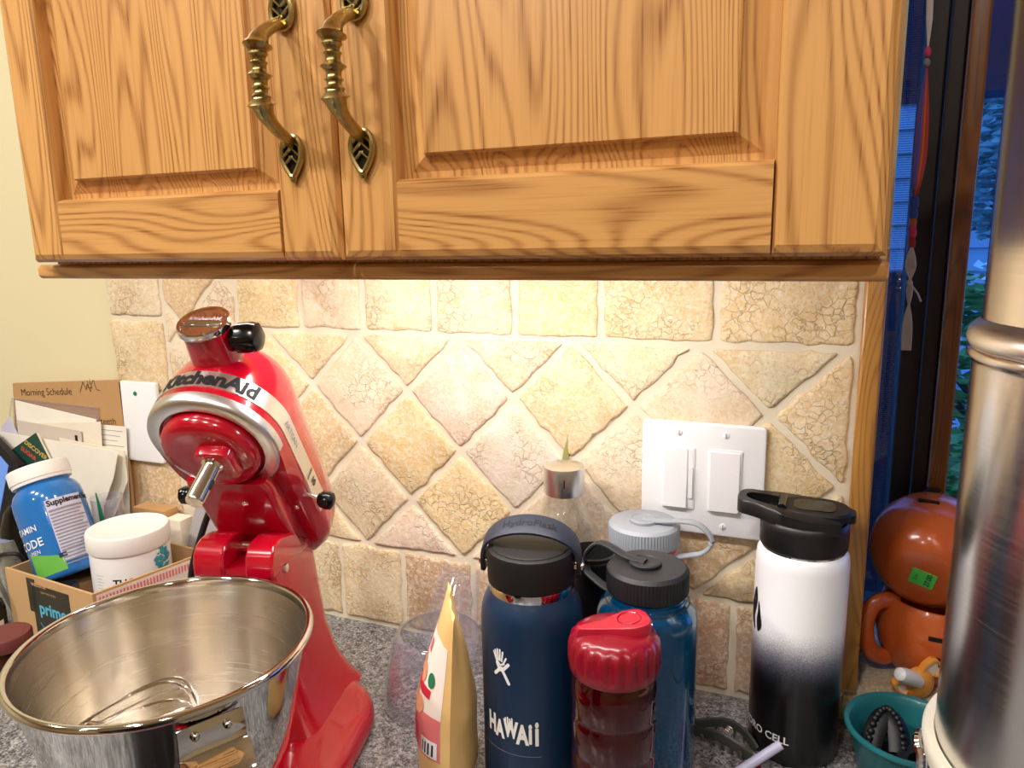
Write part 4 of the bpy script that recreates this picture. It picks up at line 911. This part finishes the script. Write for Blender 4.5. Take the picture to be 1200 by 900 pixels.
P0, P1 = Vector((.4404, -.1400, .0520)), Vector((.3720, -.1770, .0045))
dd = (P1-P0); st_ = tag(obj('drinking_straw', aim(lathe([(.0029, 0), (.0042, 0), (.0042, dd.length), (.0029, dd.length), (.0029, 0)], 20), P0, dd), 'straw'), 'milky white drinking straw leaning in front of the ombre bottle', 'straw')
rc = tag(obj('bottle_cap', mv(lathe([(0, 0), (.013, 0), (.0135, .001), (.0130, .0270), (.011, .0295), (0, .0300)], 48, lambda a, r, z: r*(1+.02*cos(24*a)) if r > .0125 else r), .4165, -.1530, 0), 'redlid'), 'small red cap lying under the white straw', 'cap')

# ================================================================== MIDDLE: clear pouring shield and snack bag
ps = thing('pouring_shield', 'clear plastic pouring shield lying on the counter behind the snack bag', 'pouring shield', (.0900, -.1130, 0))
def arc_shell(a0, a1, prof, n=28):
    rows = []
    for i in range(n+1):
        a = a0+(a1-a0)*i/n; rows.append([(r*cos(a), r*sin(a), z) for r, z in prof])
    return loft(rows, True, True)
obj('collar', arc_shell(radians(35), radians(318), [(.060, .0), (.064, .002), (.0600, .030), (.0535, .060), (.0475, .078), (.0440, .080), (.0420, .079), (.0455, .077), (.0515, .058), (.058, .028), (.0600, .004)]), 'clear', ps, ang=50)
chs = []
for (cx, cy, cz, wd, dp) in ((-.002, .020, .050, .036, .020), (-.004, .036, .066, .034, .022), (-.008, .055, .084, .030, .022), (-.012, .074, .104, .026, .020), (-.012, .086, .118, .024, .018)):
    row = []
    for i in range(11): a = pi*i/10; row.append((cx+wd*cos(a), cy+dp*.3*sin(a), cz-dp*sin(a)))
    for i in range(11): a = pi*(1-i/10); row.append((cx+(wd-.0018)*cos(a), cy+dp*.3*sin(a), cz-(dp-.0018)*sin(a)+.0004))
    chs.append(row)
obj('chute', loft(chs), 'clear', ps, ang=50)
# ---- snack bag, seen almost edge on
M['kraft'] = plain('gold_foil', S(234, 194, 126), .40, .0, tint_noise=.1)
sb = thing('snack_bag', 'gold foil snack bag with red and white nut label, left of the navy bottle', 'bag', (.1500, -.2180, 0), (0, 0, radians(-60)))
rs = random.Random(6)
SBH = .176
def bag_half(z):
    t = z/SBH; return .0008 + .0270*min(1, ((1-t)/.55))**.8*min(1, .6+z/.05) if t < 1 else .0008
def bag_pt(u, z, side):
    """u -1..1 across the bag width, side +-1; local x = width (towards the room), y = thickness"""
    t = z/SBH; hw = .050-.010*t; th = bag_half(z)*(1-abs(u)**2.2)**.8
    wr = (.0034 if side > 0 else .0018)*mnoise.noise(Vector((u*2.2+7*side, z*22, side*3)))*min(1, (1-abs(u))*4)*(1-.2*t) + .0030*sin(z*26)*(t > .5)*(t-.5)
    return (u*hw+.004*t, side*th+wr+.010*t*t, z)
sl = []
for i in range(33):
    z = SBH*i/32; row = [bag_pt(-1+2*j/18, z, 1) for j in range(19)] + [bag_pt(1-2*j/18, z, -1) for j in range(1, 18)]
    sl.append(row)
obj('pouch', loft(sl), 'kraft', sb, ang=50)
sbl = []
def bag_patch(u0, u1, z0, z1, side, off, nu=10, nz=14, skew=0.0):
    V = []
    for i in range(nz+1):
        for j in range(nu+1):
            z = z0+(z1-z0)*i/nz; u = u0+(u1-u0)*j/nu+skew*(i/nz); p = bag_pt(u, z, side); V.append((p[0], p[1]+side*off, p[2]))
    return V, [(i*(nu+1)+j, i*(nu+1)+j+1, (i+1)*(nu+1)+j+1, (i+1)*(nu+1)+j) for i in range(nz) for j in range(nu)]
M['lab_white'] = plain('label_white', S(244, 232, 220), .5); M['lab_red'] = plain('label_red', S(206, 42, 58), .5); M['lab_pink'] = plain('label_pink', S(226, 120, 120), .5); M['nut'] = plain('printed_nut', S(222, 156, 116), .5)
lb = obj('label', bag_patch(-.85, .90, .044, .150, -1, .0004), 'lab_white', sb)
obj('label_print', bag_patch(-.85, .90, .044, .084, -1, .0007), 'lab_pink', lb)
obj('label_print', bag_patch(-.85, .30, .044, .068, -1, .0009), 'lab_red', lb)
obj('label_banner', bag_patch(-.80, .60, .0970, .1050, -1, .0009), 'lab_red', lb)
obj('label_barcode', bag_patch(.50, .86, .046, .062, -1, .0010, 4, 4), 'white', lb)
for k_ in range(4): obj('barcode_bar', bag_patch(.55+k_*.075, .58+k_*.075, .048, .059, -1, .0013, 1, 2), 'ink', lb)
def bag_disc(u, z, ru, rz, off):
    V = [bag_pt(u, z, -1)]; V = [(V[0][0], V[0][1]-off, V[0][2])]
    for i in range(14): a = 2*pi*i/14; p = bag_pt(u+ru*cos(a), z+rz*sin(a), -1); V.append((p[0], p[1]-off, p[2]))
    return V, [(0, 1+i, 1+(i+1) % 14) for i in range(14)]
for u, z, ru, rz in ((-.25, .116, .22, .009), (.10, .112, .2, .008), (-.55, .111, .2, .007), (-.1, .089, .22, .007), (.3, .087, .2, .008), (-.5, .090, .18, .006)): obj('printed_nut', bag_disc(u, z, ru, rz, .0011), 'nut', lb)
obj('printed_leaf', bag_disc(.55, .114, .13, .007, .0012), 'green', lb)
obj('printed_text', bag_patch(-.1, .1, .130, .142, -1, .0011, 4, 4), 'lab_pink', lb)

# ================================================================== LEFT SIDE: box of jars, papers, wall cards
BY = radians(-5)
bxr = thing('delivery_box', 'open cardboard box with dark tape, holding the tub and blue bottle', 'box', (-.3056, -.2131, 0), (0, 0, BY))
BL, BD, BH = .172, .150, .100
obj('front_panel', box(-BL, 0, 0, .003, 0, BH), 'card', bxr); obj('back_panel', box(-BL, 0, BD-.003, BD, 0, BH-.004), 'card', bxr)
def shear(vf): return xf(vf, lambda x, y, z: (x+y*.16, y, z))
obj('right_panel', shear(box(-.003, 0, .003, BD-.003, 0, BH)), 'card', bxr); obj('left_panel', box(-BL, -BL+.003, .003, BD-.003, 0, BH-.002), 'card', bxr); obj('bottom_panel', box(-BL+.003, -.003, .003, BD-.003, 0, .003), 'card2', bxr)
M['tape'] = plain('dark_tape', S(56, 54, 42), .45); M['primeblue'] = plain('tape_blue', S(88, 190, 220), .5); M['tapewhite'] = plain('tape_white', S(236, 228, 222), .5)
tp = obj('tape', join(box(-.120, -.046, -.0006, .0, .004, BH-.010), box(-.128, -.112, -.0006, 0, .052, BH-.004)), 'tape', bxr)
def front_text(s_, size, x, z, bold=.0004): return xf(text_vf(s_, size, bold), lambda a, b, c: (x+a, -.0008, z+b))
obj('tape_lettering', front_text('prime', .0225, -.0815, .0600, .0006), 'primeblue', tp)
obj('tape_lettering', join(front_text('welcome', .0080, -.104, .0905, .0002)), 'card', tp); obj('tape_lettering', front_text('open and enjoy', .0048, -.086, .0825, 0), 'card', tp)
obj('tape_smile', xf(tube(crom([(-.110, 0, .040), (-.098, 0, .030), (-.082, 0, .026), (-.064, 0, .030), (-.054, 0, .037)], 5), .0011, 6), lambda x, y, z: (x, -.0008, z)), 'primeblue', tp)
sd = obj('side_tape', shear(box(.0002, .0009, .004, BD-.004, .040, BH-.003)), 'tapewhite', bxr)
obj('tape_stripes', shear(join(*[box(.0009, .0013, .006+k_*.0040, .0078+k_*.0040, BH-.0145, BH-.006) for k_ in range(34)])), 'lab_pink', sd)['kind'] = 'stuff'
# ---- white tub
wt = thing('white_tub', 'white plastic tub with teal blotch label in the cardboard box', 'tub', (-.3480, -.1220, .0080))
wr_ = .0465
obj('body', lathe([(0, -.0046), (.0435, -.0046), (.0455, -.002), (wr_, .004), (wr_, .110), (.0455, .114), (0, .114)], 64), 'white', wt)
obj('lid', lathe([(.0450, .1125), (.0480, .1130), (.0487, .115), (.0487, .1325), (.0475, .1355), (.0450, .1365), (.0430, .1355), (0, .1355)], 72), 'white_matt', wt)
TA = atan2(-.764+.122, .445+.356)
M['tealink'] = plain('teal_ink', S(60, 164, 190), .5)
obj('label_lettering', onto_cyl(text_vf('THORNE', .0125, .0003, .003), wr_+.0003, TA+.02, .0790), 'ink', wt)
def blotch(r_):
    out = []
    for i in range(46):
        a = r_.uniform(0, 2*pi); q = .013*sqrt(r_.random()); cx, cy, rr = q*cos(a)*.9, q*sin(a)*1.35, r_.uniform(.0020, .0048)
        out.append(([(cx+rr*cos(2*pi*k_/8)*r_.uniform(.6, 1.1), cy+rr*sin(2*pi*k_/8)*r_.uniform(.6, 1.1), .00002*i) for k_ in range(8)], [tuple(range(8))]))
    return join(*out)
obj('blotch_print', onto_cyl(blotch(random.Random(5)), wr_+.0003, TA+.86, .0940), 'tealink', wt)['kind'] = 'stuff'
obj('fine_print', onto_cyl(join(*[box(-.022+.001*(k_ % 3), -.010-.003*(k_ % 2), .088-k_*.0042, .0884-k_*.0042, 0, .0001) for k_ in range(9)]), wr_+.0003, TA-.55, .0), 'inkgrey', wt)['kind'] = 'stuff'
# ---- blue bottle, tilted
M['bluepl'] = plain('blue_bottle_plastic', S(36, 112, 186), .16, 0, .5, .5, tint_noise=.03); M['lime'] = plain('lime_label', S(104, 178, 74), .4)
b0, b1 = Vector((-.4230, -.150, .0900)), Vector((-.486, -.1360, .2285)); qd = (b1-b0).normalized()
vb = thing('supplement_bottle', 'blue supplement bottle with white cap tilted in the box', 'bottle', tuple(b0)); vb.scale = (.90, .90, .93); vb.rotation_euler = qd.to_track_quat('Z', 'Y').to_euler()
inv = vb.rotation_euler.to_matrix().inverted(); cdir = inv @ (Vector((.445, -.764, .49))-b0); SA = atan2(cdir.y, cdir.x)
obj('body', lathe([(0, -.012), (.041, -.012), (.0440, -.009), (.0450, -.004), (.0450, .094), (.0440, .104), (.0400, .113), (.0345, .118), (.0335, .122), (0, .122)], 64), 'bluepl', vb, ang=60)
obj('cap', lathe([(.0335, .122), (.0382, .1225), (.0385, .1265), (.0395, .1275), (.0395, .1440), (.0385, .1462), (.0365, .1466), (0, .1463)], 120, lambda a, r, z: r*(1+.006*cos(60*a)) if .127 < z < .1445 and r > .039 else r), 'white_matt', vb, ang=40)
obj('facts_panel', onto_cyl(plane_quads(-.0250, .0250, -.004, .082, 14), .0452, SA+.42, .010), 'lavpaper', vb)
obj('label_lettering', onto_cyl(mv(text_vf('Supplement Facts', .0108, .0004, .003, align='LEFT'), -.0235, .0, 0), .0455, SA+.42, .0865), 'ink', vb)
obj('fine_print', onto_cyl(join(*[mv(plane_quads(-.0235, .0235-.004*(k_ % 3), .075-k_*.0046, .0768-k_*.0046+(.0008 if k_ in (0, 12) else 0), 10), 0, 0, .0003) for k_ in range(17)]), .0455, SA+.42, 0), 'inkgrey', vb)['kind'] = 'stuff'
obj('lime_band', onto_cyl(xf(plane_quads(-.0420, .0060, 0, 1, 16), lambda x, y, z: (x, -.004+y*(.036-.7*(x+.042)*.5), z)), .0452, SA-.22, .0), 'lime', vb)
obj('label_lettering', onto_cyl(join(mv(text_vf('VITAMIN', .0120, .0001, .003), -.004, .0620, 0), mv(text_vf('CODE', .0160, .0002, .003), 0, .0420, 0), mv(text_vf('MEN', .0080, 0, .003), .006, .0300, 0)), .0455, SA-.98, 0), 'white', vb)
obj('label_mark', onto_cyl(plane_quads(-.005, .005, -.003, .003, 4), .0456, SA-.10, .016), 'navy', vb)
# ---- small things in the box
tag(obj('inner_carton', mv(rbox(-.026, .026, -.028, .028, 0, .0700, .001), -.4220, -.1420, .0032), 'card2'), 'low kraft carton inside the box, under the blue bottle', 'box')
tag(obj('blue_pouch', mv(rbox(-.014, .014, -.010, .010, 0, .080, .006, 2, .004), -.4235, -.1865, .0032), 'navy'), 'small dark blue pouch standing in the box below the blue bottle', 'pouch')
dv = thing('dark_vial', 'small grey vial with black cap between blue bottle and white tub', 'vial', (-.3890, -.1835, .0032))
obj('body', lathe([(0, 0), (.011, 0), (.012, .002), (.012, .060), (0, .060)], 28), plain('grey_vial', S(120, 118, 124), .3), dv); obj('cap', lathe([(.0105, .060), (.0128, .060), (.0128, .080), (.011, .083), (0, .083)], 28), 'black', dv)
# ---- jars left of the bowl
M['maroon'] = plain('maroon_lid', S(110, 52, 50), .5)
mj = thing('maroon_jar', 'dark jar with dull maroon lid, left of the mixing bowl', 'jar', (-.385, -.2640, 0))
obj('body', lathe([(0, 0), (.0225, 0), (.0240, .002), (.0240, .034), (.0215, .042), (.0195, .045), (.0195, .050), (0, .05)], 40), plain('dark_amber_glass', S(58, 26, 18), .08), mj); obj('lid', lathe([(.0195, .0485), (.0245, .049), (.0250, .051), (.0250, .0625), (.0235, .0645), (0, .0645)], 60, lambda a, r, z: r*(1+.008*cos(30*a)) if r > .0245 else r), 'maroon', mj)
obj('gold_label', onto_cyl(plane_quads(-.02, .02, .008, .028, 10), .0243, -1.1, 0), 'kraft', mj)
wj = thing('white_cap_bottle', 'black bottle with white cap at the left edge beside the box', 'bottle', (-.4990, -.2180, 0))
obj('body', lathe([(0, 0), (.022, 0), (.0235, .002), (.0235, .046), (.021, .056), (.0165, .060), (0, .06)], 40), 'black_gloss', wj); obj('cap', lathe([(.0155, .060), (.0185, .0605), (.0188, .064), (.0188, .0830), (.0175, .0855), (0, .0855)], 48), 'white', wj)
obj('label', onto_cyl(plane_quads(-.022, .022, .012, .036, 12), .0238, -.55, 0), 'white_matt', wj); obj('label_dot', onto_cyl(xf(lathe([(0, 0), (.004, 0)], 16), lambda x, y, z: (x, y+.022, .0002)), .0239, -.35, 0), 'navy', wj)
cbl = tag(obj('black_cable', tube(crom([(-.520, -.165, .004), (-.530, -.175, .06), (-.515, -.185, .098), (-.495, -.180, .108), (-.484, -.170, .098), (-.490, -.160, .04), (-.50, -.150, .004)], 6), .0028, 8), 'black'), 'black cable looped over the left end of the cardboard box', 'cable')
# ---- cardboard, papers and holder leaning on the wall
def sheet(name, pts, y, mat, label, cat, th=.0008, lean=0.0):
    o = obj(name, prism([(x, z) for x, z in pts], y-th/2, y+th/2, 1), mat); return tag(o, label, cat)
sc_ = thing('schedule_card', 'cardboard sheet with handwritten morning schedule leaning on the cream wall', 'cardboard', (-.58, -.012, 0))
obj('sheet', prism([(-.108, .2895), (.1195, .3070), (.1120, .0), (-.150, 0)], -.0025, .0015, 1), 'card2', sc_)
def onsheet(v, x, z, tilt=.078): return xf(v, lambda a, b, c: (x+a*cos(tilt)-b*sin(tilt), -.0029, z+a*sin(tilt)+b*cos(tilt)))
obj('handwriting', onsheet(text_vf('Morning Schedule', .0155, -.00015), -.036, .2800), 'ink', sc_)
obj('handwriting', onsheet(text_vf('teeth', .0150, -.00015), .0870, .2440), 'ink', sc_)
obj('doodle', onsheet(strokes([((-.022, -.008), (-.012, .008)), ((-.012, .008), (-.008, -.004)), ((-.008, -.004), (-.004, .004)), ((-.004, .004), (.0, -.007)), ((0, -.007), (.006, .006)), ((.006, .006), (.010, .010)), ((.010, .010), (.013, -.004)), ((.013, -.004), (.020, -.006)), ((-.003, .010), (-.002, .002)), ((.003, .012), (.002, .003)), ((-.004, -.001), (.005, -.001))], .0008), .0580, .2935), 'ink', sc_)
sheet('cardboard_flap', [(-.60, .270), (-.4525, .2785), (-.4640, .0), (-.62, 0)], -.0050, 'card', 'plain cardboard flap standing behind the schedule card', 'cardboard', .004)
hl = thing('letter_holder', 'clear acrylic letter holder full of envelopes at the left wall', 'holder', (-.60, -.03, 0))
obj('back_sheet', prism([(-.091, .2665), (.0927, .2637), (.075, .002), (-.12, .002)], .0125, .0142, 1), 'clear', hl)
obj('rim', tube([(-.120, .013, .19), (-.091, .013, .2665), (.0927, .013, .2637), (.079, .013, .19)], .0012, 6), 'clear', hl); obj('foot', box(-.125, .085, -.018, .0142, 0, .002), 'clear', hl); obj('front_sheet', prism([(-.12, .07), (.075, .07), (.075, .002), (-.12, .002)], -.018, -.0165, 1), 'clear', hl)
en = thing('envelope', 'white envelope highest in the clear letter holder', 'envelope', (-.60, -.0200, 0))
obj('sheet', prism([(-.079, .2646), (.090, .2470), (.0783, .06), (-.10, .06)], -.0006, .0006, 1), 'paper', en)
obj('print_line', join(*[box(-.045+k_*.006, -.043+k_*.006, -.0009, -.0006, .2215, .2245) for k_ in range(9)]), 'inkgrey', en)['kind'] = 'stuff'
sheet('window_envelope', [(-.6712, .2290), (-.4967, .2455), (-.514, .06), (-.69, .06)], -.0240, 'paper2', 'cream envelope in front of the highest white one', 'envelope')
rsh = sheet('ruled_sheet', [(-.5148, .2393), (-.4538, .2402), (-.4750, .04), (-.540, .04)], -.0185, 'paper', 'ruled white sheet with pencil lines beside the letter holder', 'paper')
obj('pencil_lines', join(*[box(-.508, -.462-.006*(k_ % 3), -.0193, -.0189, .232-k_*.0075, .2326-k_*.0075) for k_ in range(6)]), 'inkgrey', rsh)['kind'] = 'stuff'
gsh = sheet('grey_letter', [(-.6722, .2357), (-.5357, .2290), (-.546, .05), (-.68, .05)], -.0268, 'greypaper', 'grey letter with dark stamp in the middle of the letter holder', 'letter')
sheet('lavender_letter', [(-.7086, .2223), (-.6852, .2403), (-.660, .19), (-.70, .04), (-.72, .04)], -.0285, 'lavpaper', 'narrow lavender letter at the far left of the papers', 'letter')
lt = thing('folded_letter', 'large folded cream letter in front of the other papers', 'letter', (-.60, -.0330, 0))
def letter(y): return [[(x, y+q, z) for x, z, q in ((-.18, .2180, 0), (-.02, .2135, .0), (.130, .2085, -.002), (.1465, .2060, -.004), (.1370, .170, -.008), (.108, .125, -.006), (.080, .03, 0), (-.20, .03, 0))]]
obj('sheet', loft(letter(0)[:1]+letter(-.0010)[:1]), 'paper', lt)
obj('back_fold', loft([[(x, y, z) for x, z in ((.02, .216), (.1500, .2080), (.150, .165), (.118, .110), (.05, .05))] for y in (.0030, .0042)]), 'paper2', lt)
obj('faint_print', mv(join(box(.070, .090, -.0065, -.0062, .175, .1765), box(.070, .086, -.0065, -.0062, .163, .1640), box(.066, .090, -.0068, -.0065, .1300, .1306), box(.066, .090, -.0068, -.0065, .152, .1526), box(.066, .0666, -.0068, -.0065, .1300, .152), box(.0894, .090, -.0068, -.0065, .1300, .152)), 0, .004, 0), 'inkgrey', lt)['kind'] = 'stuff'
obj('dark_stamp', box(-.5490, -.5445, -.0280, -.0272, .2070, .2220), 'ink', gsh)
M['bookgreen'] = plain('green_cover', S(34, 72, 62), .4); M['bookred'] = plain('cover_red', S(206, 84, 56), .5); M['bookgold'] = plain('cover_gold', S(206, 176, 90), .5)
gbk = thing('green_booklet', 'dark green booklet standing on its corner behind the blue bottle', 'booklet', (-.6136, -.0420, .2232))
ga = radians(-62)
def gk(u, v, w_=0): return (u*cos(ga)-v*sin(ga)*1.0, w_, u*sin(ga)+v*cos(ga))
obj('cover', xf(box(0, .095, -.0004, .0020, -.085, 0), lambda x, y, z: gk(x, z, y)), 'bookgreen', gbk); obj('page_edge', xf(box(.001, .094, .002, .0035, -.084, .0022), lambda x, y, z: gk(x, z, y)), 'paper2', gbk)
gt = radians(-28)
obj('cover_lettering', xf(text_vf('DISCOVER', .0105, .0003), lambda a, b, c: (.0010+a*cos(gt)-b*sin(gt)-.004, -.0007, -.0260+a*sin(gt)+b*cos(gt))), 'bookgold', gbk)
obj('cover_lettering', xf(text_vf('SUGAR', .0105, .0003), lambda a, b, c: (-.0180+a*cos(gt)-b*sin(gt)-.002, -.0007, -.0330+a*sin(gt)+b*cos(gt))), 'bookred', gbk)
ph = thing('phone', 'phone in black case with pale blue screen at the left edge', 'phone', (-.6560, -.060, .0))
obj('case', prism([(-.0850, .2290), (-.045, .2290), (.0230, .1760), (-.0480, .010), (-.21, .03)], .0005, .0100, 1), 'black', ph)
M['screenblue'] = plain('phone_screen', S(110, 150, 220), .12, emit=(S(90, 130, 215), .35))
obj('screen', prism([(-.078, .2150), (-.044, .2120), (.0000, .1740), (-.0650, .036), (-.20, .05)], -.0006, .0006, 1), 'screenblue', ph)
tag(obj('dark_pouch', loft([[(-.560+.030*k_*cos(2*pi*i/20)*(1+.12*sin(5*i)), -.120+.022*k_*sin(2*pi*i/20), z) for i in range(20)] for z, k_ in ((0, .8), (.02, 1.0), (.07, 1.05), (.11, .9), (.135, .6), (.145, .3))]), 'black_gloss'), 'crumpled black pouch at the left edge beside the box', 'pouch')
M['bagfilm'] = clear('clear_bag_film', (.95, .95, .92, 1), .12, 1.4, S(220, 214, 196), .18)
tag(obj('sandwich_bag', loft([[(-.5180+x*k_, -.1720+y*k_+.003*sin(9*x*40), z) for x, y in rpoly(-.026, .022, -.008, .008, .006)] for z, k_ in ((0.0, .9), (.04, 1.05), (.08, 1.0), (.105, .92), (.120, .7))]), 'bagfilm'), 'clear plastic bag standing at the left edge by the box corner', 'bag')
# ---- behind the tub: green-striped cup, kraft carton, grey bag
cpx = thing('striped_cup', 'clear cup with green stripe behind the white tub', 'cup', (-.4280, -.0840, .0032))
obj('body', lathe(shell([(0, 0), (.018, 0), (.019, .002), (.0200, .150), (.0205, .158)], .0012), 40), 'clear', cpx); obj('stripe', onto_cyl(xf(plane_quads(-.0035, .0035, .0, .060, 3, 8), lambda x, y, z: (x*(1-.75*(y/.06)**2)-.003*(y/.05)**2, y, 0)), .0207, -1.05, .110), 'green', cpx)
tag(obj('kraft_carton', mv(rbox(-.030, .030, -.012, .012, 0, .1285, .001), -.4070, -.0260, 0), 'card2'), 'small kraft carton against the tiles behind the white tub', 'box')
tag(obj('cream_carton', mv(rbox(-.014, .014, -.012, .012, 0, .1200, .001), -.3600, -.0300, 0), 'paper2'), 'narrow cream carton behind the white tub, right of the kraft one', 'box')
M['greybag'] = plain('grey_film', S(168, 164, 166), .32, tint_noise=.1)
gbg = thing('grey_bag', 'folded grey plastic bag standing between white tub and mixer', 'bag', (-.3020, -.0340, 0))
rgb = random.Random(9)
def gb_ring(z, k_, sh): return [(x*k_+sh+.002*mnoise.noise(Vector((x*60, y*60, z*30))), y*k_*.7+.002*mnoise.noise(Vector((x*50+5, y*50, z*40))), z) for x, y in rpoly(-.034, .034, -.022, .022, .014, 6)]
obj('body', loft([gb_ring(z, k_, s_) for z, k_, s_ in ((0, .9, -.014), (.03, 1.0, -.012), (.07, 1.0, -.006), (.11, .92, .004), (.145, .78, .013), (.170, .60, .020), (.176, .45, .022))]), 'greybag', gbg, ang=70)
obj('white_tag', xf(box(-.016, .016, -.001, .001, 0, .022), lambda x, y, z: (x+.028, y-.016, z+.160+x*.2)), 'white_matt', gbg)
